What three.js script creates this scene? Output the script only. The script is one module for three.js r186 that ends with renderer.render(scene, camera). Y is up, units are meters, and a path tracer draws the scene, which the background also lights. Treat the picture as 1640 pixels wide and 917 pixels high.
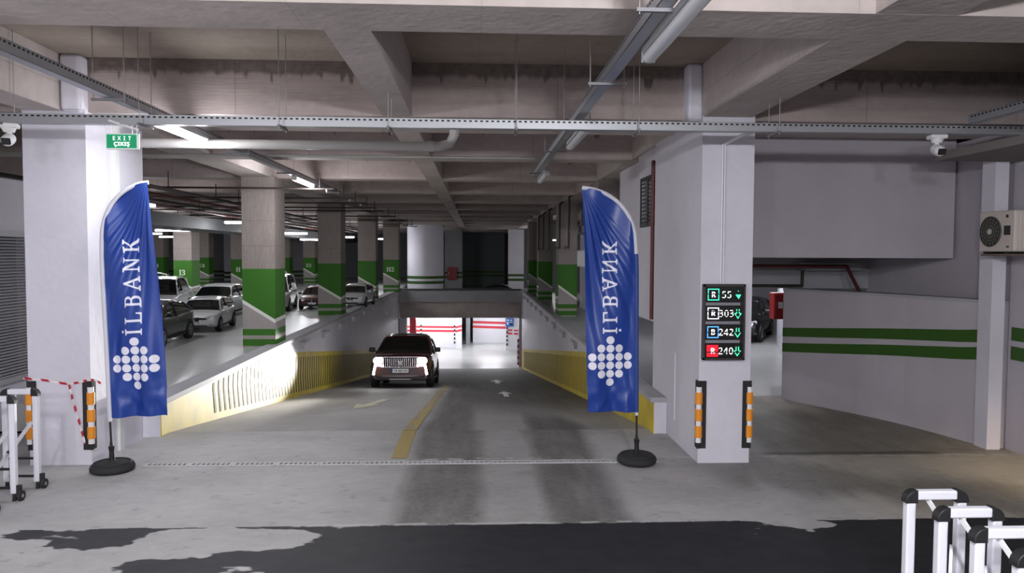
import * as THREE from 'three';
import { mergeGeometries } from 'three/addons/utils/BufferGeometryUtils.js';
import { RoundedBoxGeometry } from 'three/addons/geometries/RoundedBoxGeometry.js';
import { RectAreaLightUniformsLib } from 'three/addons/lights/RectAreaLightUniformsLib.js';

// ------------------------------------------------------------ camera, exposure
const scene = new THREE.Scene();
scene.background = new THREE.Color(0x000000);
const camera = new THREE.PerspectiveCamera(42.14, 1640 / 917, 0.05, 200);
camera.position.set(0, 2.65, 0);
{
  const F = 1190, yaw = Math.atan(56 / F), pitch = Math.atan(53.5 / F), roll = 0.0045;
  camera.rotation.order = 'YXZ';
  camera.rotation.set(-pitch, -yaw, roll);
}
const renderer = new THREE.WebGLRenderer({ antialias: true });
renderer.toneMapping = THREE.LinearToneMapping;
renderer.toneMappingExposure = 1.5;
renderer.shadowMap.enabled = true;
RectAreaLightUniformsLib.init();
const LAMP = 60;              // luminance of a lit batten
const GLOW = 0.055;            // sideways light of its round diffuser, per end

// ------------------------------------------------------------ helpers
let seed = 7;
const rnd = () => { seed = (seed * 1664525 + 1013904223) >>> 0; return seed / 4294967296; };
const hash = (i, j) => { let h = (i * 374761393 + j * 668265263) | 0; h = Math.imul(h ^ (h >>> 13), 1274126177); return ((h ^ (h >>> 16)) >>> 0) / 4294967296; };
const sm = (t) => t * t * (3 - 2 * t);
function vnoise(x, y, p = 0) {
  const i = Math.floor(x), j = Math.floor(y), u = sm(x - i), v = sm(y - j);
  const w = (k) => (p ? ((k % p) + p) % p : k);
  const a = hash(w(i), w(j)), b = hash(w(i + 1), w(j)), c = hash(w(i), w(j + 1)), d = hash(w(i + 1), w(j + 1));
  return a + (b - a) * u + (c - a) * v + (a - b - c + d) * u * v;
}
function fbm(x, y, oct = 4, p = 0) { let s = 0, a = 0.5, n = 0; for (let k = 0; k < oct; k++) { s += a * vnoise(x + 17.3 * k * (p ? 0 : 1), y, p); n += a; x *= 2; y *= 2; p *= 2; a *= 0.5; } return s / n; }
const step = (a, b, x) => { const t = Math.min(1, Math.max(0, (x - a) / (b - a))); return t * t * (3 - 2 * t); };
const toS = (c) => Math.round(255 * (c <= 0.0031308 ? 12.92 * c : 1.055 * Math.pow(Math.min(1, c), 1 / 2.4) - 0.055));
function dataTex(w, h, fn, srgb = true) {
  const d = new Uint8Array(w * h * 4);
  for (let j = 0; j < h; j++) for (let i = 0; i < w; i++) {
    const c = fn(i / w, j / h, i, j), k = (j * w + i) * 4;
    if (srgb) { d[k] = toS(c[0]); d[k + 1] = toS(c[1]); d[k + 2] = toS(c[2]); } else { d[k] = d[k + 1] = d[k + 2] = Math.max(0, Math.min(255, c * 255)); }
    d[k + 3] = 255;
  }
  const t = new THREE.DataTexture(d, w, h, THREE.RGBAFormat);
  t.magFilter = THREE.LinearFilter; t.minFilter = THREE.LinearMipmapLinearFilter; t.generateMipmaps = true;
  t.wrapS = t.wrapT = THREE.RepeatWrapping; if (srgb) t.colorSpace = THREE.SRGBColorSpace; t.needsUpdate = true; return t;
}
function canvasTex(w, h, draw) {
  const c = document.createElement('canvas'); c.width = w; c.height = h; draw(c.getContext('2d'), w, h);
  const t = new THREE.CanvasTexture(c); t.colorSpace = THREE.SRGBColorSpace; return t;
}
const rgb = (r, g, b) => new THREE.Color().setRGB(r, g, b);
const mat = (r, g, b, rough = 0.8, metal = 0, extra = {}) => new THREE.MeshStandardMaterial({ color: rgb(r, g, b), roughness: rough, metalness: metal, ...extra });
const used = new Map();
function numbered(n) { const k = used.get(n) || 0; used.set(n, k + 1); return k ? `${n}_${String(k).padStart(3, '0')}` : n; }
function mesh(name, geo, m, parent) {
  const g = Array.isArray(geo) ? mergeGeometries(geo.map((q) => { const r = q.index ? q.toNonIndexed() : q.clone(); for (const k of Object.keys(r.attributes)) if (!['position', 'normal', 'uv'].includes(k)) r.deleteAttribute(k); return r; })) : geo;
  const o = new THREE.Mesh(g, m); o.castShadow = o.receiveShadow = true;
  o.name = parent ? name : numbered(name); (parent || scene).add(o); return o;
}
function tag(o, label, category, group, kind) { o.userData.label = label; o.userData.category = category; if (group) o.userData.group = group; if (kind) o.userData.kind = kind; return o; }
function thing(name, label, category, pos = [0, 0, 0], turn = 0, group) { const o = new THREE.Group(); o.name = numbered(name); o.position.set(...pos); o.rotation.y = turn; scene.add(o); return tag(o, label, category, group); }
// world-planar uv, in units of `s` metres
function wuv(geo, s = 4) {
  const g = geo.index ? geo.toNonIndexed() : geo; const p = g.attributes.position, n = g.attributes.normal, uv = new Float32Array(p.count * 2);
  for (let i = 0; i < p.count; i++) {
    const ax = Math.abs(n.getX(i)), ay = Math.abs(n.getY(i)), az = Math.abs(n.getZ(i)); let u, v;
    if (ay >= ax && ay >= az) { u = p.getX(i); v = p.getZ(i); } else if (ax > az) { u = p.getZ(i); v = p.getY(i); } else { u = p.getX(i); v = p.getY(i); }
    uv[2 * i] = u / s; uv[2 * i + 1] = v / s;
  }
  g.setAttribute('uv', new THREE.BufferAttribute(uv, 2)); return g;
}
const box = (x0, x1, y0, y1, z0, z1) => { const g = new THREE.BoxGeometry(Math.abs(x1 - x0), Math.abs(y1 - y0), Math.abs(z1 - z0)); g.translate((x0 + x1) / 2, (y0 + y1) / 2, (z0 + z1) / 2); return g; };
const rbox = (w, h, d, r, x = 0, y = 0, z = 0, seg = 2) => { const g = new RoundedBoxGeometry(w, h, d, seg, r); g.translate(x, y, z); return g; };
const wbox = (...a) => wuv(box(...a));
const V = (x, y, z) => new THREE.Vector3(x, y, z);
function bar(a, b, w, h = w) { // rectangular bar between two points
  const A = V(...a), B = V(...b), d = B.clone().sub(A), L = d.length(); const g = new THREE.BoxGeometry(w, h, L);
  const m = new THREE.Matrix4().lookAt(A, B, Math.abs(d.y) > 0.99 * L ? V(0, 0, 1) : V(0, 1, 0)); m.setPosition(A.add(B).multiplyScalar(0.5)); g.applyMatrix4(m); return g;
}
function tube(pts, r, seg = 8, closed = false, tension = 0) {
  const parts = [];
  for (let i = 0; i + 1 < pts.length; i++) {
    const A = V(...pts[i]), B = V(...pts[i + 1]), d = B.clone().sub(A), L = d.length(); const g = new THREE.CylinderGeometry(r, r, L, seg);
    g.applyQuaternion(new THREE.Quaternion().setFromUnitVectors(V(0, 1, 0), d.normalize())); g.translate((A.x + B.x) / 2, (A.y + B.y) / 2, (A.z + B.z) / 2); parts.push(g);
    if (i > 0) { const s = new THREE.SphereGeometry(r * 1.02, seg, 6); s.translate(A.x, A.y, A.z); parts.push(s); }
  }
  return mergeGeometries(parts.map((q) => q.toNonIndexed()));
}
const cyl = (r0, r1, h, x, y, z, seg = 24, axis = 'y') => { const g = new THREE.CylinderGeometry(r1, r0, h, seg); if (axis === 'x') g.rotateZ(Math.PI / 2); if (axis === 'z') g.rotateX(Math.PI / 2); g.translate(x, y, z); return g; };
// extrude polygon given in (z,y) along +x by t, starting at x0
function zyPlate(pts, x0, t) {
  const s = new THREE.Shape(pts.map(([z, y]) => new THREE.Vector2(-z, y))); const g = new THREE.ExtrudeGeometry(s, { depth: Math.abs(t), bevelEnabled: false });
  g.rotateY(Math.PI / 2); // shape x(-z) -> -z ; depth -> +x
  g.translate(t < 0 ? x0 + t : x0, 0, 0); return g;
}

// ------------------------------------------------------------ materials
const concMap = dataTex(512, 512, (u, v) => {
  const a = fbm(u * 4, v * 4, 5, 4), b = fbm(u * 32, v * 32, 3, 32), c = fbm(u * 2 + 9, v * 8, 3, 2);
  const line = (Math.abs(((u * 4) % 1.333) - 0.02) < 0.004 || Math.abs(((v * 3) % 1) - 0.5) < 0.004) ? 0.82 : 1;
  const k = (0.72 + 0.4 * a + 0.12 * (b - 0.5) + 0.22 * (c - 0.5)) * line; return [0.50 * k, 0.44 * k, 0.415 * k];
});
const concBump = dataTex(512, 512, (u, v) => 0.5 * fbm(u * 8, v * 8, 5, 8) + 0.5 * fbm(u * 64, v * 64, 2, 64), false);
const M = {
  concrete: new THREE.MeshStandardMaterial({ map: concMap, bumpMap: concBump, bumpScale: 0.008, roughness: 0.9 }),
  slab: new THREE.MeshStandardMaterial({ map: concMap, color: rgb(0.72, 0.68, 0.6), bumpMap: concBump, bumpScale: 0.01, roughness: 0.92 }),
  white: new THREE.MeshStandardMaterial({ map: dataTex(512, 512, (u, v) => { const k = 0.9 + 0.14 * fbm(u * 6, v * 6, 5, 6) + 0.04 * (fbm(u * 64, v * 64, 2, 64) - 0.5); return [0.72 * k, 0.70 * k, 0.77 * k]; }), bumpMap: concBump, bumpScale: 0.004, roughness: 0.62 }),
  grey: new THREE.MeshStandardMaterial({ map: dataTex(256, 256, (u, v) => { const k = 0.85 + 0.24 * fbm(u * 6, v * 6, 5, 6); return [0.40 * k, 0.40 * k, 0.42 * k]; }), roughness: 0.7 }),
  floor: new THREE.MeshStandardMaterial({ map: dataTex(512, 512, (u, v) => { const k = 0.8 + 0.34 * fbm(u * 5, v * 5, 5, 5) + 0.06 * (fbm(u * 60, v * 60, 2, 60) - 0.5); return [0.40 * k, 0.40 * k, 0.395 * k]; }), roughness: 0.5, bumpMap: concBump, bumpScale: 0.003 }),
  epoxy: new THREE.MeshStandardMaterial({ map: dataTex(512, 512, (u, v) => { const k = 0.86 + 0.2 * fbm(u * 5, v * 5, 5, 5); return [0.46 * k, 0.47 * k, 0.46 * k]; }), roughness: 0.28 }),
  pale: new THREE.MeshStandardMaterial({ map: dataTex(256, 256, (u, v) => { const k = 0.88 + 0.18 * fbm(u * 6, v * 6, 5, 6); return [0.50 * k, 0.465 * k, 0.51 * k]; }), bumpMap: concBump, bumpScale: 0.004, roughness: 0.7 }),
  grate: mat(0.5, 0.5, 0.51, 0.6), galv: mat(0.42, 0.43, 0.45, 0.45, 0.7), galvDark: mat(0.2, 0.2, 0.21, 0.55, 0.6), alu: mat(0.78, 0.78, 0.84, 0.4, 0.1), rod: mat(0.38, 0.37, 0.36, 0.5, 0.6),
  black: mat(0.012, 0.012, 0.013, 0.55), rubber: mat(0.02, 0.02, 0.021, 0.8), dark: mat(0.004, 0.004, 0.004, 0.9), hole: mat(0.01, 0.01, 0.01, 1),
  orange: mat(0.85, 0.30, 0.02, 0.45), reflectWhite: mat(0.85, 0.85, 0.86, 0.4),
  yellow: new THREE.MeshStandardMaterial({ map: dataTex(512, 256, (u, v) => { const k = 0.72 + 0.4 * fbm(u * 8, v * 4, 5, 4), d = step(0.56, 0.7, fbm(u * 16 + 3, v * 8, 4, 8)) * 0.5; return [0.70 * k * (1 - d) + 0.42 * d, 0.54 * k * (1 - d) + 0.34 * d, 0.03 * k * (1 - d) + 0.09 * d]; }), roughness: 0.6 }),
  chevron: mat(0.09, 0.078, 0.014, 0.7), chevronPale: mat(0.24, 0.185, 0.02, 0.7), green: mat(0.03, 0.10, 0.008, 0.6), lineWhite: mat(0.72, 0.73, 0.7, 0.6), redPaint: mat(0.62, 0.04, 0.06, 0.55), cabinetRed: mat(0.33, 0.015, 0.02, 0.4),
  pipeRed: mat(0.13, 0.03, 0.028, 0.5, 0.1), pipeDark: mat(0.035, 0.026, 0.024, 0.55, 0.2), pvc: mat(0.4, 0.385, 0.37, 0.45), plastic: mat(0.72, 0.72, 0.72, 0.4), lens: mat(0.005, 0.005, 0.006, 0.1),
  tubeOff: mat(0.62, 0.63, 0.66, 0.3), acBody: mat(0.62, 0.56, 0.5, 0.5), acDark: mat(0.03, 0.03, 0.028, 0.6), brown: mat(0.16, 0.12, 0.1, 0.8),
  glow: new THREE.MeshStandardMaterial({ color: 0xffffff, emissive: rgb(0.93, 0.95, 1.0), emissiveIntensity: 9, roughness: 0.5 }),
  glowFar: new THREE.MeshStandardMaterial({ color: 0xffffff, emissive: rgb(0.93, 0.96, 1.0), emissiveIntensity: 6, roughness: 0.5 }),
  glass: new THREE.MeshPhysicalMaterial({ color: rgb(0.008, 0.01, 0.01), roughness: 0.06, metalness: 0, clearcoat: 1, clearcoatRoughness: 0.03 }),
  tyre: mat(0.014, 0.014, 0.015, 0.85), rim: mat(0.35, 0.35, 0.36, 0.35, 0.8), chrome: mat(0.75, 0.75, 0.78, 0.15, 1), headlamp: mat(0.6, 0.62, 0.66, 0.12, 0.2),
};
const lampM = new THREE.MeshStandardMaterial({ color: 0xffffff, emissive: rgb(1, 0.98, 1), emissiveIntensity: 14 });
const paint = (r, g, b, rough = 0.35) => new THREE.MeshPhysicalMaterial({ color: rgb(r, g, b), roughness: rough, clearcoat: 1, clearcoatRoughness: 0.06 });
const P_ = { white: paint(0.72, 0.73, 0.75), black: paint(0.008, 0.008, 0.009), red: paint(0.075, 0.006, 0.012), darkRed: paint(0.06, 0.006, 0.011), silver: paint(0.4, 0.41, 0.43) };

// ------------------------------------------------------------ layout constants
const SOF = 4.35, SLAB = 5.02, UP = 0.46, XL = -4.516, XR = 2.611, RZ0 = -10.75, RZ1 = -42.6, LOW = -4.0;
const ramp = (z) => (z > -11.04 ? 0 : Math.max(LOW, -0.127 * (-z - 11.04)));

// ------------------------------------------------------------ floors
{ // entry floor: dry concrete, wet dark strip nearest, tyre grime toward the ramp
  const x0 = -9, x1 = 12, z0 = 2, zr = -11.04, z1 = -13.6;
  const wet = (x, z) => { // 0..1
    const n = fbm(x * 1.1 + 40, z * 2.2 + 7, 5);
    const edge = -7.17 + 0.05 * (fbm(x * 4, 3.3, 3) - 0.5);
    if (z < edge) return 0;
    const lim = 0.50 - 0.22 * step(-1.6, -0.7, x) * 1.6 + 0.13 * step(-2.0, -5.0, x) + 0.5 * step(2.55, 2.75, x + 0.35 * (z + 7.2)) * step(3.75, 3.4, x + 0.4 * n) * step(-6.62, -6.86, z + 0.08 * (x - 3));
    return step(lim - 0.012, lim + 0.012, n);
  };
  const grime = (x, z) => {
    const n = fbm(x * 3, z * 0.6, 5), n2 = 0.6 * fbm(x * 7 + 5, z * 1.1, 4) + 0.4 * fbm(x * 30, z * 30, 2);
    const band = (c, w) => step(w, w * 0.45, Math.abs(x - c + 0.18 * (n - 0.5)));
    let g = 0;
    if (z < -7.17) {
      g = Math.max(band(-0.38, 0.66) * 0.85, band(1.12, 0.62) * 0.85);
      g *= 0.85 + 0.6 * (n2 - 0.45); g = Math.max(g, band(0.0, 1.9) * 0.22);
      // oily arc swinging to the right hand passage
      const r = Math.hypot(x - 8.2, (z + 15.5)); const arc = step(0.95, 0.2, Math.abs(r - 8.1 + 0.9 * (n - 0.5))) * step(2.3, 3.2, x);
      g = Math.max(g, arc * 0.55 * (0.6 + 0.8 * n2));
      g = Math.max(g, step(3.6, 4.2, x) * step(-9.3, -9.75, z + 0.1 * (n - 0.5)) * step(-13.3, -11.6, z + 1.6 * (n - 0.5)) * (0.55 + 0.5 * n2) * 0.8);
      g = Math.max(g, step(3.6, 4.0, x) * step(0.12, 0.05, Math.abs(z + 9.62 + 0.05 * (n - 0.5))) * step(6.6, 6.0, x) * 0.95);
    }
    return Math.min(1, Math.max(0, g));
  };
  const W = 2048, Hh = 1522;
  const colour = (u, v) => {
    const x = x0 + u * (x1 - x0), z = z1 + v * (z0 - z1);
    const a = fbm(x * 0.9, z * 1.6, 5), b = fbm(x * 8, z * 14, 3), c = fbm(x * 40, z * 40, 2);
    let k = 0.80 + 0.36 * (a - 0.15) + 0.16 * (b - 0.5) + 0.08 * (c - 0.5);
    const spot = step(0.72, 0.78, fbm(x * 6 + 3, z * 9, 4)); k *= 1 - 0.16 * spot;
    let R = 0.44 * k, G = 0.433 * k, B = 0.43 * k;
    const warm = step(3.4, 5, x); R *= 1 + 0.06 * warm; B *= 1 - 0.16 * warm; 
    const g = grime(x, z); R *= 1 - 0.78 * g; G *= 1 - 0.79 * g; B *= 1 - 0.80 * g;
    const w = wet(x, z); const wd = 0.93 + 0.03 * (b - 0.5) + 0.045 * step(-1.4, 0.2, x); R *= 1 - wd * w; G *= 1 - wd * w; B *= 1 - (wd - 0.01) * w;
    // chalky seam along the old pour joint
    const sl = step(0.035, 0.012, Math.abs(z + 7.19 + 0.05 * (fbm(x * 4, 3.3, 3) - 0.5))) * step(-2.5, -1.5, x) * step(2.5, 1.6, x) * step(0.35, 0.5, fbm(x * 7, 1, 3));
    R += (0.5 - R) * sl * 0.8; G += (0.49 - G) * sl * 0.8; B += (0.47 - B) * sl * 0.8;
    const s2 = step(0.05, 0.015, Math.abs(z + 9.48 + 0.12 * (fbm(x * 3, 8, 4) - 0.5))) * step(-1.2, -0.6, x) * step(0.4, 0.6, fbm(x * 9, z * 9, 3));
    R += (0.52 - R) * s2 * 0.75; G += (0.5 - G) * s2 * 0.75; B += (0.48 - B) * s2 * 0.75;
    return [R, G, B];
  };
  const map = dataTex(W, Hh, colour);
  const rough = dataTex(1024, 636, (u, v) => { const x = x0 + u * (x1 - x0), z = z1 + v * (z0 - z1); return 0.66 + 0.06 * wet(x, z) + 0.14 * (fbm(x * 5, z * 5, 4) - 0.5); }, false);
  const CX0 = -4.1, CX1 = 2.32, CZ0 = -9.245, CZ1 = -9.355; // drain channel
  const patch = (a, b, c, d) => { const g = new THREE.PlaneGeometry(b - a, c - d); g.rotateX(-Math.PI / 2); g.translate((a + b) / 2, 0, (c + d) / 2); const p = g.attributes.position, uv = g.attributes.uv; for (let k = 0; k < p.count; k++) uv.setXY(k, (p.getX(k) - x0) / (x1 - x0), (p.getZ(k) - z1) / (z0 - z1)); return g; };
  const g = [patch(x0, x1, z0, CZ0), patch(x0, CX0, CZ0, CZ1), patch(CX1, x1, CZ0, CZ1), patch(x0, x1, CZ1, zr), patch(3.46, x1, zr, z1)];
  const fl = new THREE.Group(); fl.name = numbered('floor'); scene.add(fl);
  mesh('surface', g, new THREE.MeshStandardMaterial({ map, roughnessMap: rough, roughness: 1, bumpMap: concBump, bumpScale: 0.002 }), fl);
  mesh('slab', [wbox(x0, x1, -0.35, -0.004, CZ0, z0), wbox(x0, CX0, -0.35, -0.004, CZ1, CZ0), wbox(CX1, x1, -0.35, -0.004, CZ1, CZ0), wbox(x0, x1, -0.35, -0.004, zr + 0.3, CZ1), wbox(3.46, x1, -0.35, -0.004, z1, zr + 0.3), wbox(CX0, CX1, -0.35, -0.2, CZ1, CZ0)], M.floor, fl);
  tag(fl, 'stained concrete entrance floor with a dark wet strip in front of the ramp', 'floor', null, 'structure');
}
const struct = (name, geo, m, label, category) => tag(mesh(name, geo, m), label, category, null, 'structure');
struct('floor', wbox(-9, 12, -0.35, 0, 2, 11), M.floor, 'plain concrete floor of the aisle opposite the ramp', 'floor');
struct('floor', wbox(4.2, 14, -0.35, 0, -13.6, -34), M.epoxy, 'pale smooth floor of the passage behind the white sign column', 'floor');
struct('floor', wbox(XR + 0.19, 4.2, 0, UP, -11.66, -46), M.epoxy, 'pale raised floor strip along the sign-column ramp wall', 'floor');
struct('floor', wbox(-42, XL - 0.25, 0.06, UP, RZ0 - 0.15, -72), M.epoxy, 'pale smooth parking floor with parked cars', 'floor');
struct('floor', wbox(XL - 0.25, 14, -0.24, -0.2, RZ1 - 1.5, -72), M.epoxy, 'parking floor beyond the far end of the ramp', 'floor');
struct('floor', wbox(-16, 12, LOW - 0.3, LOW, RZ1, -80), M.epoxy, 'bright floor of the lower level beyond the ramp', 'floor');

// ramp with wheel tracks
{
  const n = 40, z0 = -11.0, z1 = RZ1, pos = [], uv = [], idx = [];
  for (let i = 0; i <= n; i++) { const z = z0 + (z1 - z0) * i / n, y = ramp(z); pos.push(XL, y, z, XR, y, z); uv.push(0, i / n, 1, i / n); if (i < n) { const a = 2 * i; idx.push(a, a + 1, a + 2, a + 1, a + 3, a + 2); } }
  const g = new THREE.BufferGeometry(); g.setAttribute('position', new THREE.Float32BufferAttribute(pos, 3)); g.setAttribute('uv', new THREE.Float32BufferAttribute(uv, 2)); g.setIndex(idx); g.computeVertexNormals();
  const map = dataTex(512, 2048, (u, v) => {
    const x = XL + u * (XR - XL), z = z0 + (z1 - z0) * v;
    const a = fbm(x * 0.9, z * 0.7, 5), b = fbm(x * 12, z * 4, 3), n1 = fbm(x * 3, z * 0.35, 4), n2 = 0.7 * fbm(x * 8 + 5, z * 0.6, 4) + 0.3 * fbm(x * 25, z * 25, 2);
    let k = 0.80 + 0.34 * (a - 0.15) + 0.14 * (b - 0.5);
    const band = (c, w) => step(w, w * 0.4, Math.abs(x - c + 0.2 * (n1 - 0.5)));
    const d = -z; let g2 = Math.max(band(-0.42, 0.55) * 0.85, band(1.2, 0.6) * (0.45 + 0.5 * step(14.2, 12.0, d + 2 * (n1 - 0.5))));
    g2 *= 0.88 + 0.5 * (n2 - 0.45);
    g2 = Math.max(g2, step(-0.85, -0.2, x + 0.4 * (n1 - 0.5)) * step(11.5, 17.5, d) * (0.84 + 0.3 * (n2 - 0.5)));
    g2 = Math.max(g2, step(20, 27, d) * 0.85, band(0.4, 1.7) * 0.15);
    g2 = Math.max(g2, band(-3.2, 0.5) * 0.12, 0);
    g2 = Math.min(1, g2);
    let R = 0.40 * k * (1 - 0.78 * g2), G = 0.393 * k * (1 - 0.79 * g2), B = 0.39 * k * (1 - 0.79 * g2);
    return [R, G, B];
  });
  const r = new THREE.Group(); r.name = 'ramp'; scene.add(r);
  mesh('surface', g, new THREE.MeshStandardMaterial({ map, roughness: 0.68, bumpMap: concBump, bumpScale: 0.003 }), r);
  // painted marks lie on the surface
  const slope = Math.atan(0.127);
  const onRamp = (pts, name, m) => { const s = new THREE.Shape(pts.map(([x, z]) => new THREE.Vector2(x, -z))); const q = new THREE.ShapeGeometry(s, 6); q.rotateX(-Math.PI / 2); const p = q.attributes.position; for (let i = 0; i < p.count; i++) p.setY(i, ramp(p.getZ(i)) + 0.006); q.computeVertexNormals(); return mesh(name, q, m, r); };
  const worn = new THREE.MeshStandardMaterial({ map: dataTex(64, 512, (u, v) => { const d = step(0.42, 0.62, fbm(u * 5, v * 50, 4)); return [0.42 - 0.12 * d, 0.31 - 0.05 * d, 0.07 + 0.12 * d]; }), roughness: 0.6 });
  const line = new THREE.PlaneGeometry(0.2, 13.2, 1, 30); line.rotateX(-Math.PI / 2); line.translate(-1.0, 0, -17.65);
  { const p = line.attributes.position; for (let i = 0; i < p.count; i++) p.setY(i, ramp(p.getZ(i)) + 0.006); line.computeVertexNormals(); }
  mesh('yellow_line', line, worn, r);
  const arrow = (x, z, l, w, dir) => [[x - w * 0.16, z], [x - w * 0.16, z - dir * l * 0.55], [x - w / 2, z - dir * l * 0.5], [x, z - dir * l], [x + w / 2, z - dir * l * 0.5], [x + w * 0.16, z - dir * l * 0.55], [x + w * 0.16, z]];
  const pale = mat(0.58, 0.56, 0.42, 0.6), wht = mat(0.85, 0.85, 0.86, 0.5);
  { // the broad worn arrow pointing down toward the entrance
    const s = arrow(-2.35, -17.6, 2.7, 0.62, -1).map(([x, z]) => [x - 0.12 * (z + 16), z]); onRamp(s, 'painted_arrow', pale);
  }
  onRamp(arrow(0.75, -18.4, 2.2, 0.42, 1), 'painted_arrow', wht);
  onRamp(arrow(0.72, -25.2, 2.8, 0.5, 1), 'painted_arrow', wht);
  tag(r, 'grey concrete ramp with dark tyre tracks and a worn yellow centre line', 'ramp', null, 'structure');
}
// yellow line start on the entry floor
mesh('yellow_line', (() => { const g = new THREE.PlaneGeometry(0.2, 1.5); g.rotateX(-Math.PI / 2); g.translate(-1.0, 0.005, -10.28); return g; })(), mat(0.37, 0.285, 0.10, 0.6), scene.getObjectByName('floor'));

// ------------------------------------------------------------ ramp walls
function rampWall(side) {
  const X = side < 0 ? XL : XR, out = side, w = new THREE.Group(); w.name = side < 0 ? 'wall_left' : 'wall_right'; scene.add(w);
  const TH = side > 0 ? 0.185 : 0.25, zs = []; for (let z = RZ0; z > RZ1 - 0.9; z -= 1.6) zs.push(z); zs.push(RZ1 - 0.9);
  const poly = [...zs.map((z) => [z, UP]), ...zs.slice().reverse().map((z) => [z, ramp(z) - 0.4])];
  mesh('wall_panel', wuv(zyPlate(poly, X, out * TH), 4), M.white, w);
  const top = (z) => Math.min(UP - 0.02, ramp(z) + 1.13);
  const band = [...zs.filter((z) => z > RZ1).map((z) => [z, top(z)]), [RZ1, top(RZ1)], [RZ1, ramp(RZ1)], ...zs.filter((z) => z > RZ1).reverse().map((z) => [z, ramp(z)])];
  mesh('yellow_band', wuv(zyPlate(band, X, -out * 0.012), 3), M.yellow, w);
  const start = side < 0 ? -12.95 : -13.6;
  for (let i = 0; i < 105; i++) {
    const z = start - 0.26 * i; if (z < RZ1 + 0.4) break;
    const b = ramp(z) + 0.12, t = Math.min(UP - 0.05, ramp(z) + 1.0), full = ramp(z) + 1.0, m = (b + full) / 2, sh = 0.085, hw = side < 0 ? 0.045 : 0.034;
    const at = (y) => z + sh * (1 - Math.abs(y - m) / (full - m));
    const ys = [b, Math.min(m, t), t], L = ys.map((y) => [at(y) + hw, y]), R = ys.map((y) => [at(y) - hw, y]).reverse();
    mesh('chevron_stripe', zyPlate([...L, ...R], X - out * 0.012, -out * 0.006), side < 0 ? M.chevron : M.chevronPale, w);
  }
  // cap along the top
  mesh('cap', wuv(box(X - out * 0.05, X + out * (TH + (side > 0 ? 0 : 0.05)), UP, UP + 0.075, RZ0, RZ1 - 0.9), 4), M.grey, w);
  // small steel brackets under the cap
  for (let i = 0; i < 9; i++) {
    const z = -19.2 - i * 2.6; if (z < RZ1) break;
    mesh('bracket', [box(X, X - out * 0.09, UP - 0.30, UP - 0.12, z - 0.03, z + 0.03), box(X - out * 0.07, X - out * 0.1, UP - 0.2, UP - 0.13, z - 0.75, z)], M.galv, w);
  }
  return tag(w, side < 0 ? 'white ramp wall with yellow dark-chevron band, lit by headlights, parked-car side' : 'white ramp wall with yellow chevron band on the sign-column side', 'wall', null, 'structure');
}
rampWall(-1); rampWall(1);
{ // far end of the void: fascia and deep beam over the opening
  const f = new THREE.Group(); f.name = 'wall_back'; scene.add(f);
  mesh('fascia', wbox(XL, XR, -0.22, UP, RZ1 - 0.9, RZ1 - 1.3), M.grey, f);
  // rounded corners of the parapet
  for (const s of [-1, 1]) {
    const c = s < 0 ? XL : XR, sh = new THREE.Shape(); sh.moveTo(c, -RZ1 + 0.9); sh.lineTo(c, -RZ1 - 0.1);
    for (let k = 1; k <= 12; k++) { const a = k / 12 * Math.PI / 2; sh.lineTo(c - s * (1 - Math.cos(a)), -RZ1 - 0.1 + Math.sin(a)); }
    const e = new THREE.ExtrudeGeometry(sh, { depth: 0.68, bevelEnabled: false }); e.rotateX(-Math.PI / 2); e.translate(0, -0.22, 0); mesh('rounded_corner', wuv(e), M.grey, f);
  }
  mesh('cap', wbox(XL, XR, UP, UP + 0.075, RZ1 - 0.85, RZ1 - 1.35), mat(0.06, 0.065, 0.07, 0.7), f);
  mesh('beam', wbox(XL, XR, -1.16, -0.22, RZ1 - 0.98, RZ1 - 1.5), M.concrete, f);
  tag(f, 'grey parapet with rounded corners over the ramp opening', 'wall', null, 'structure');
}

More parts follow.
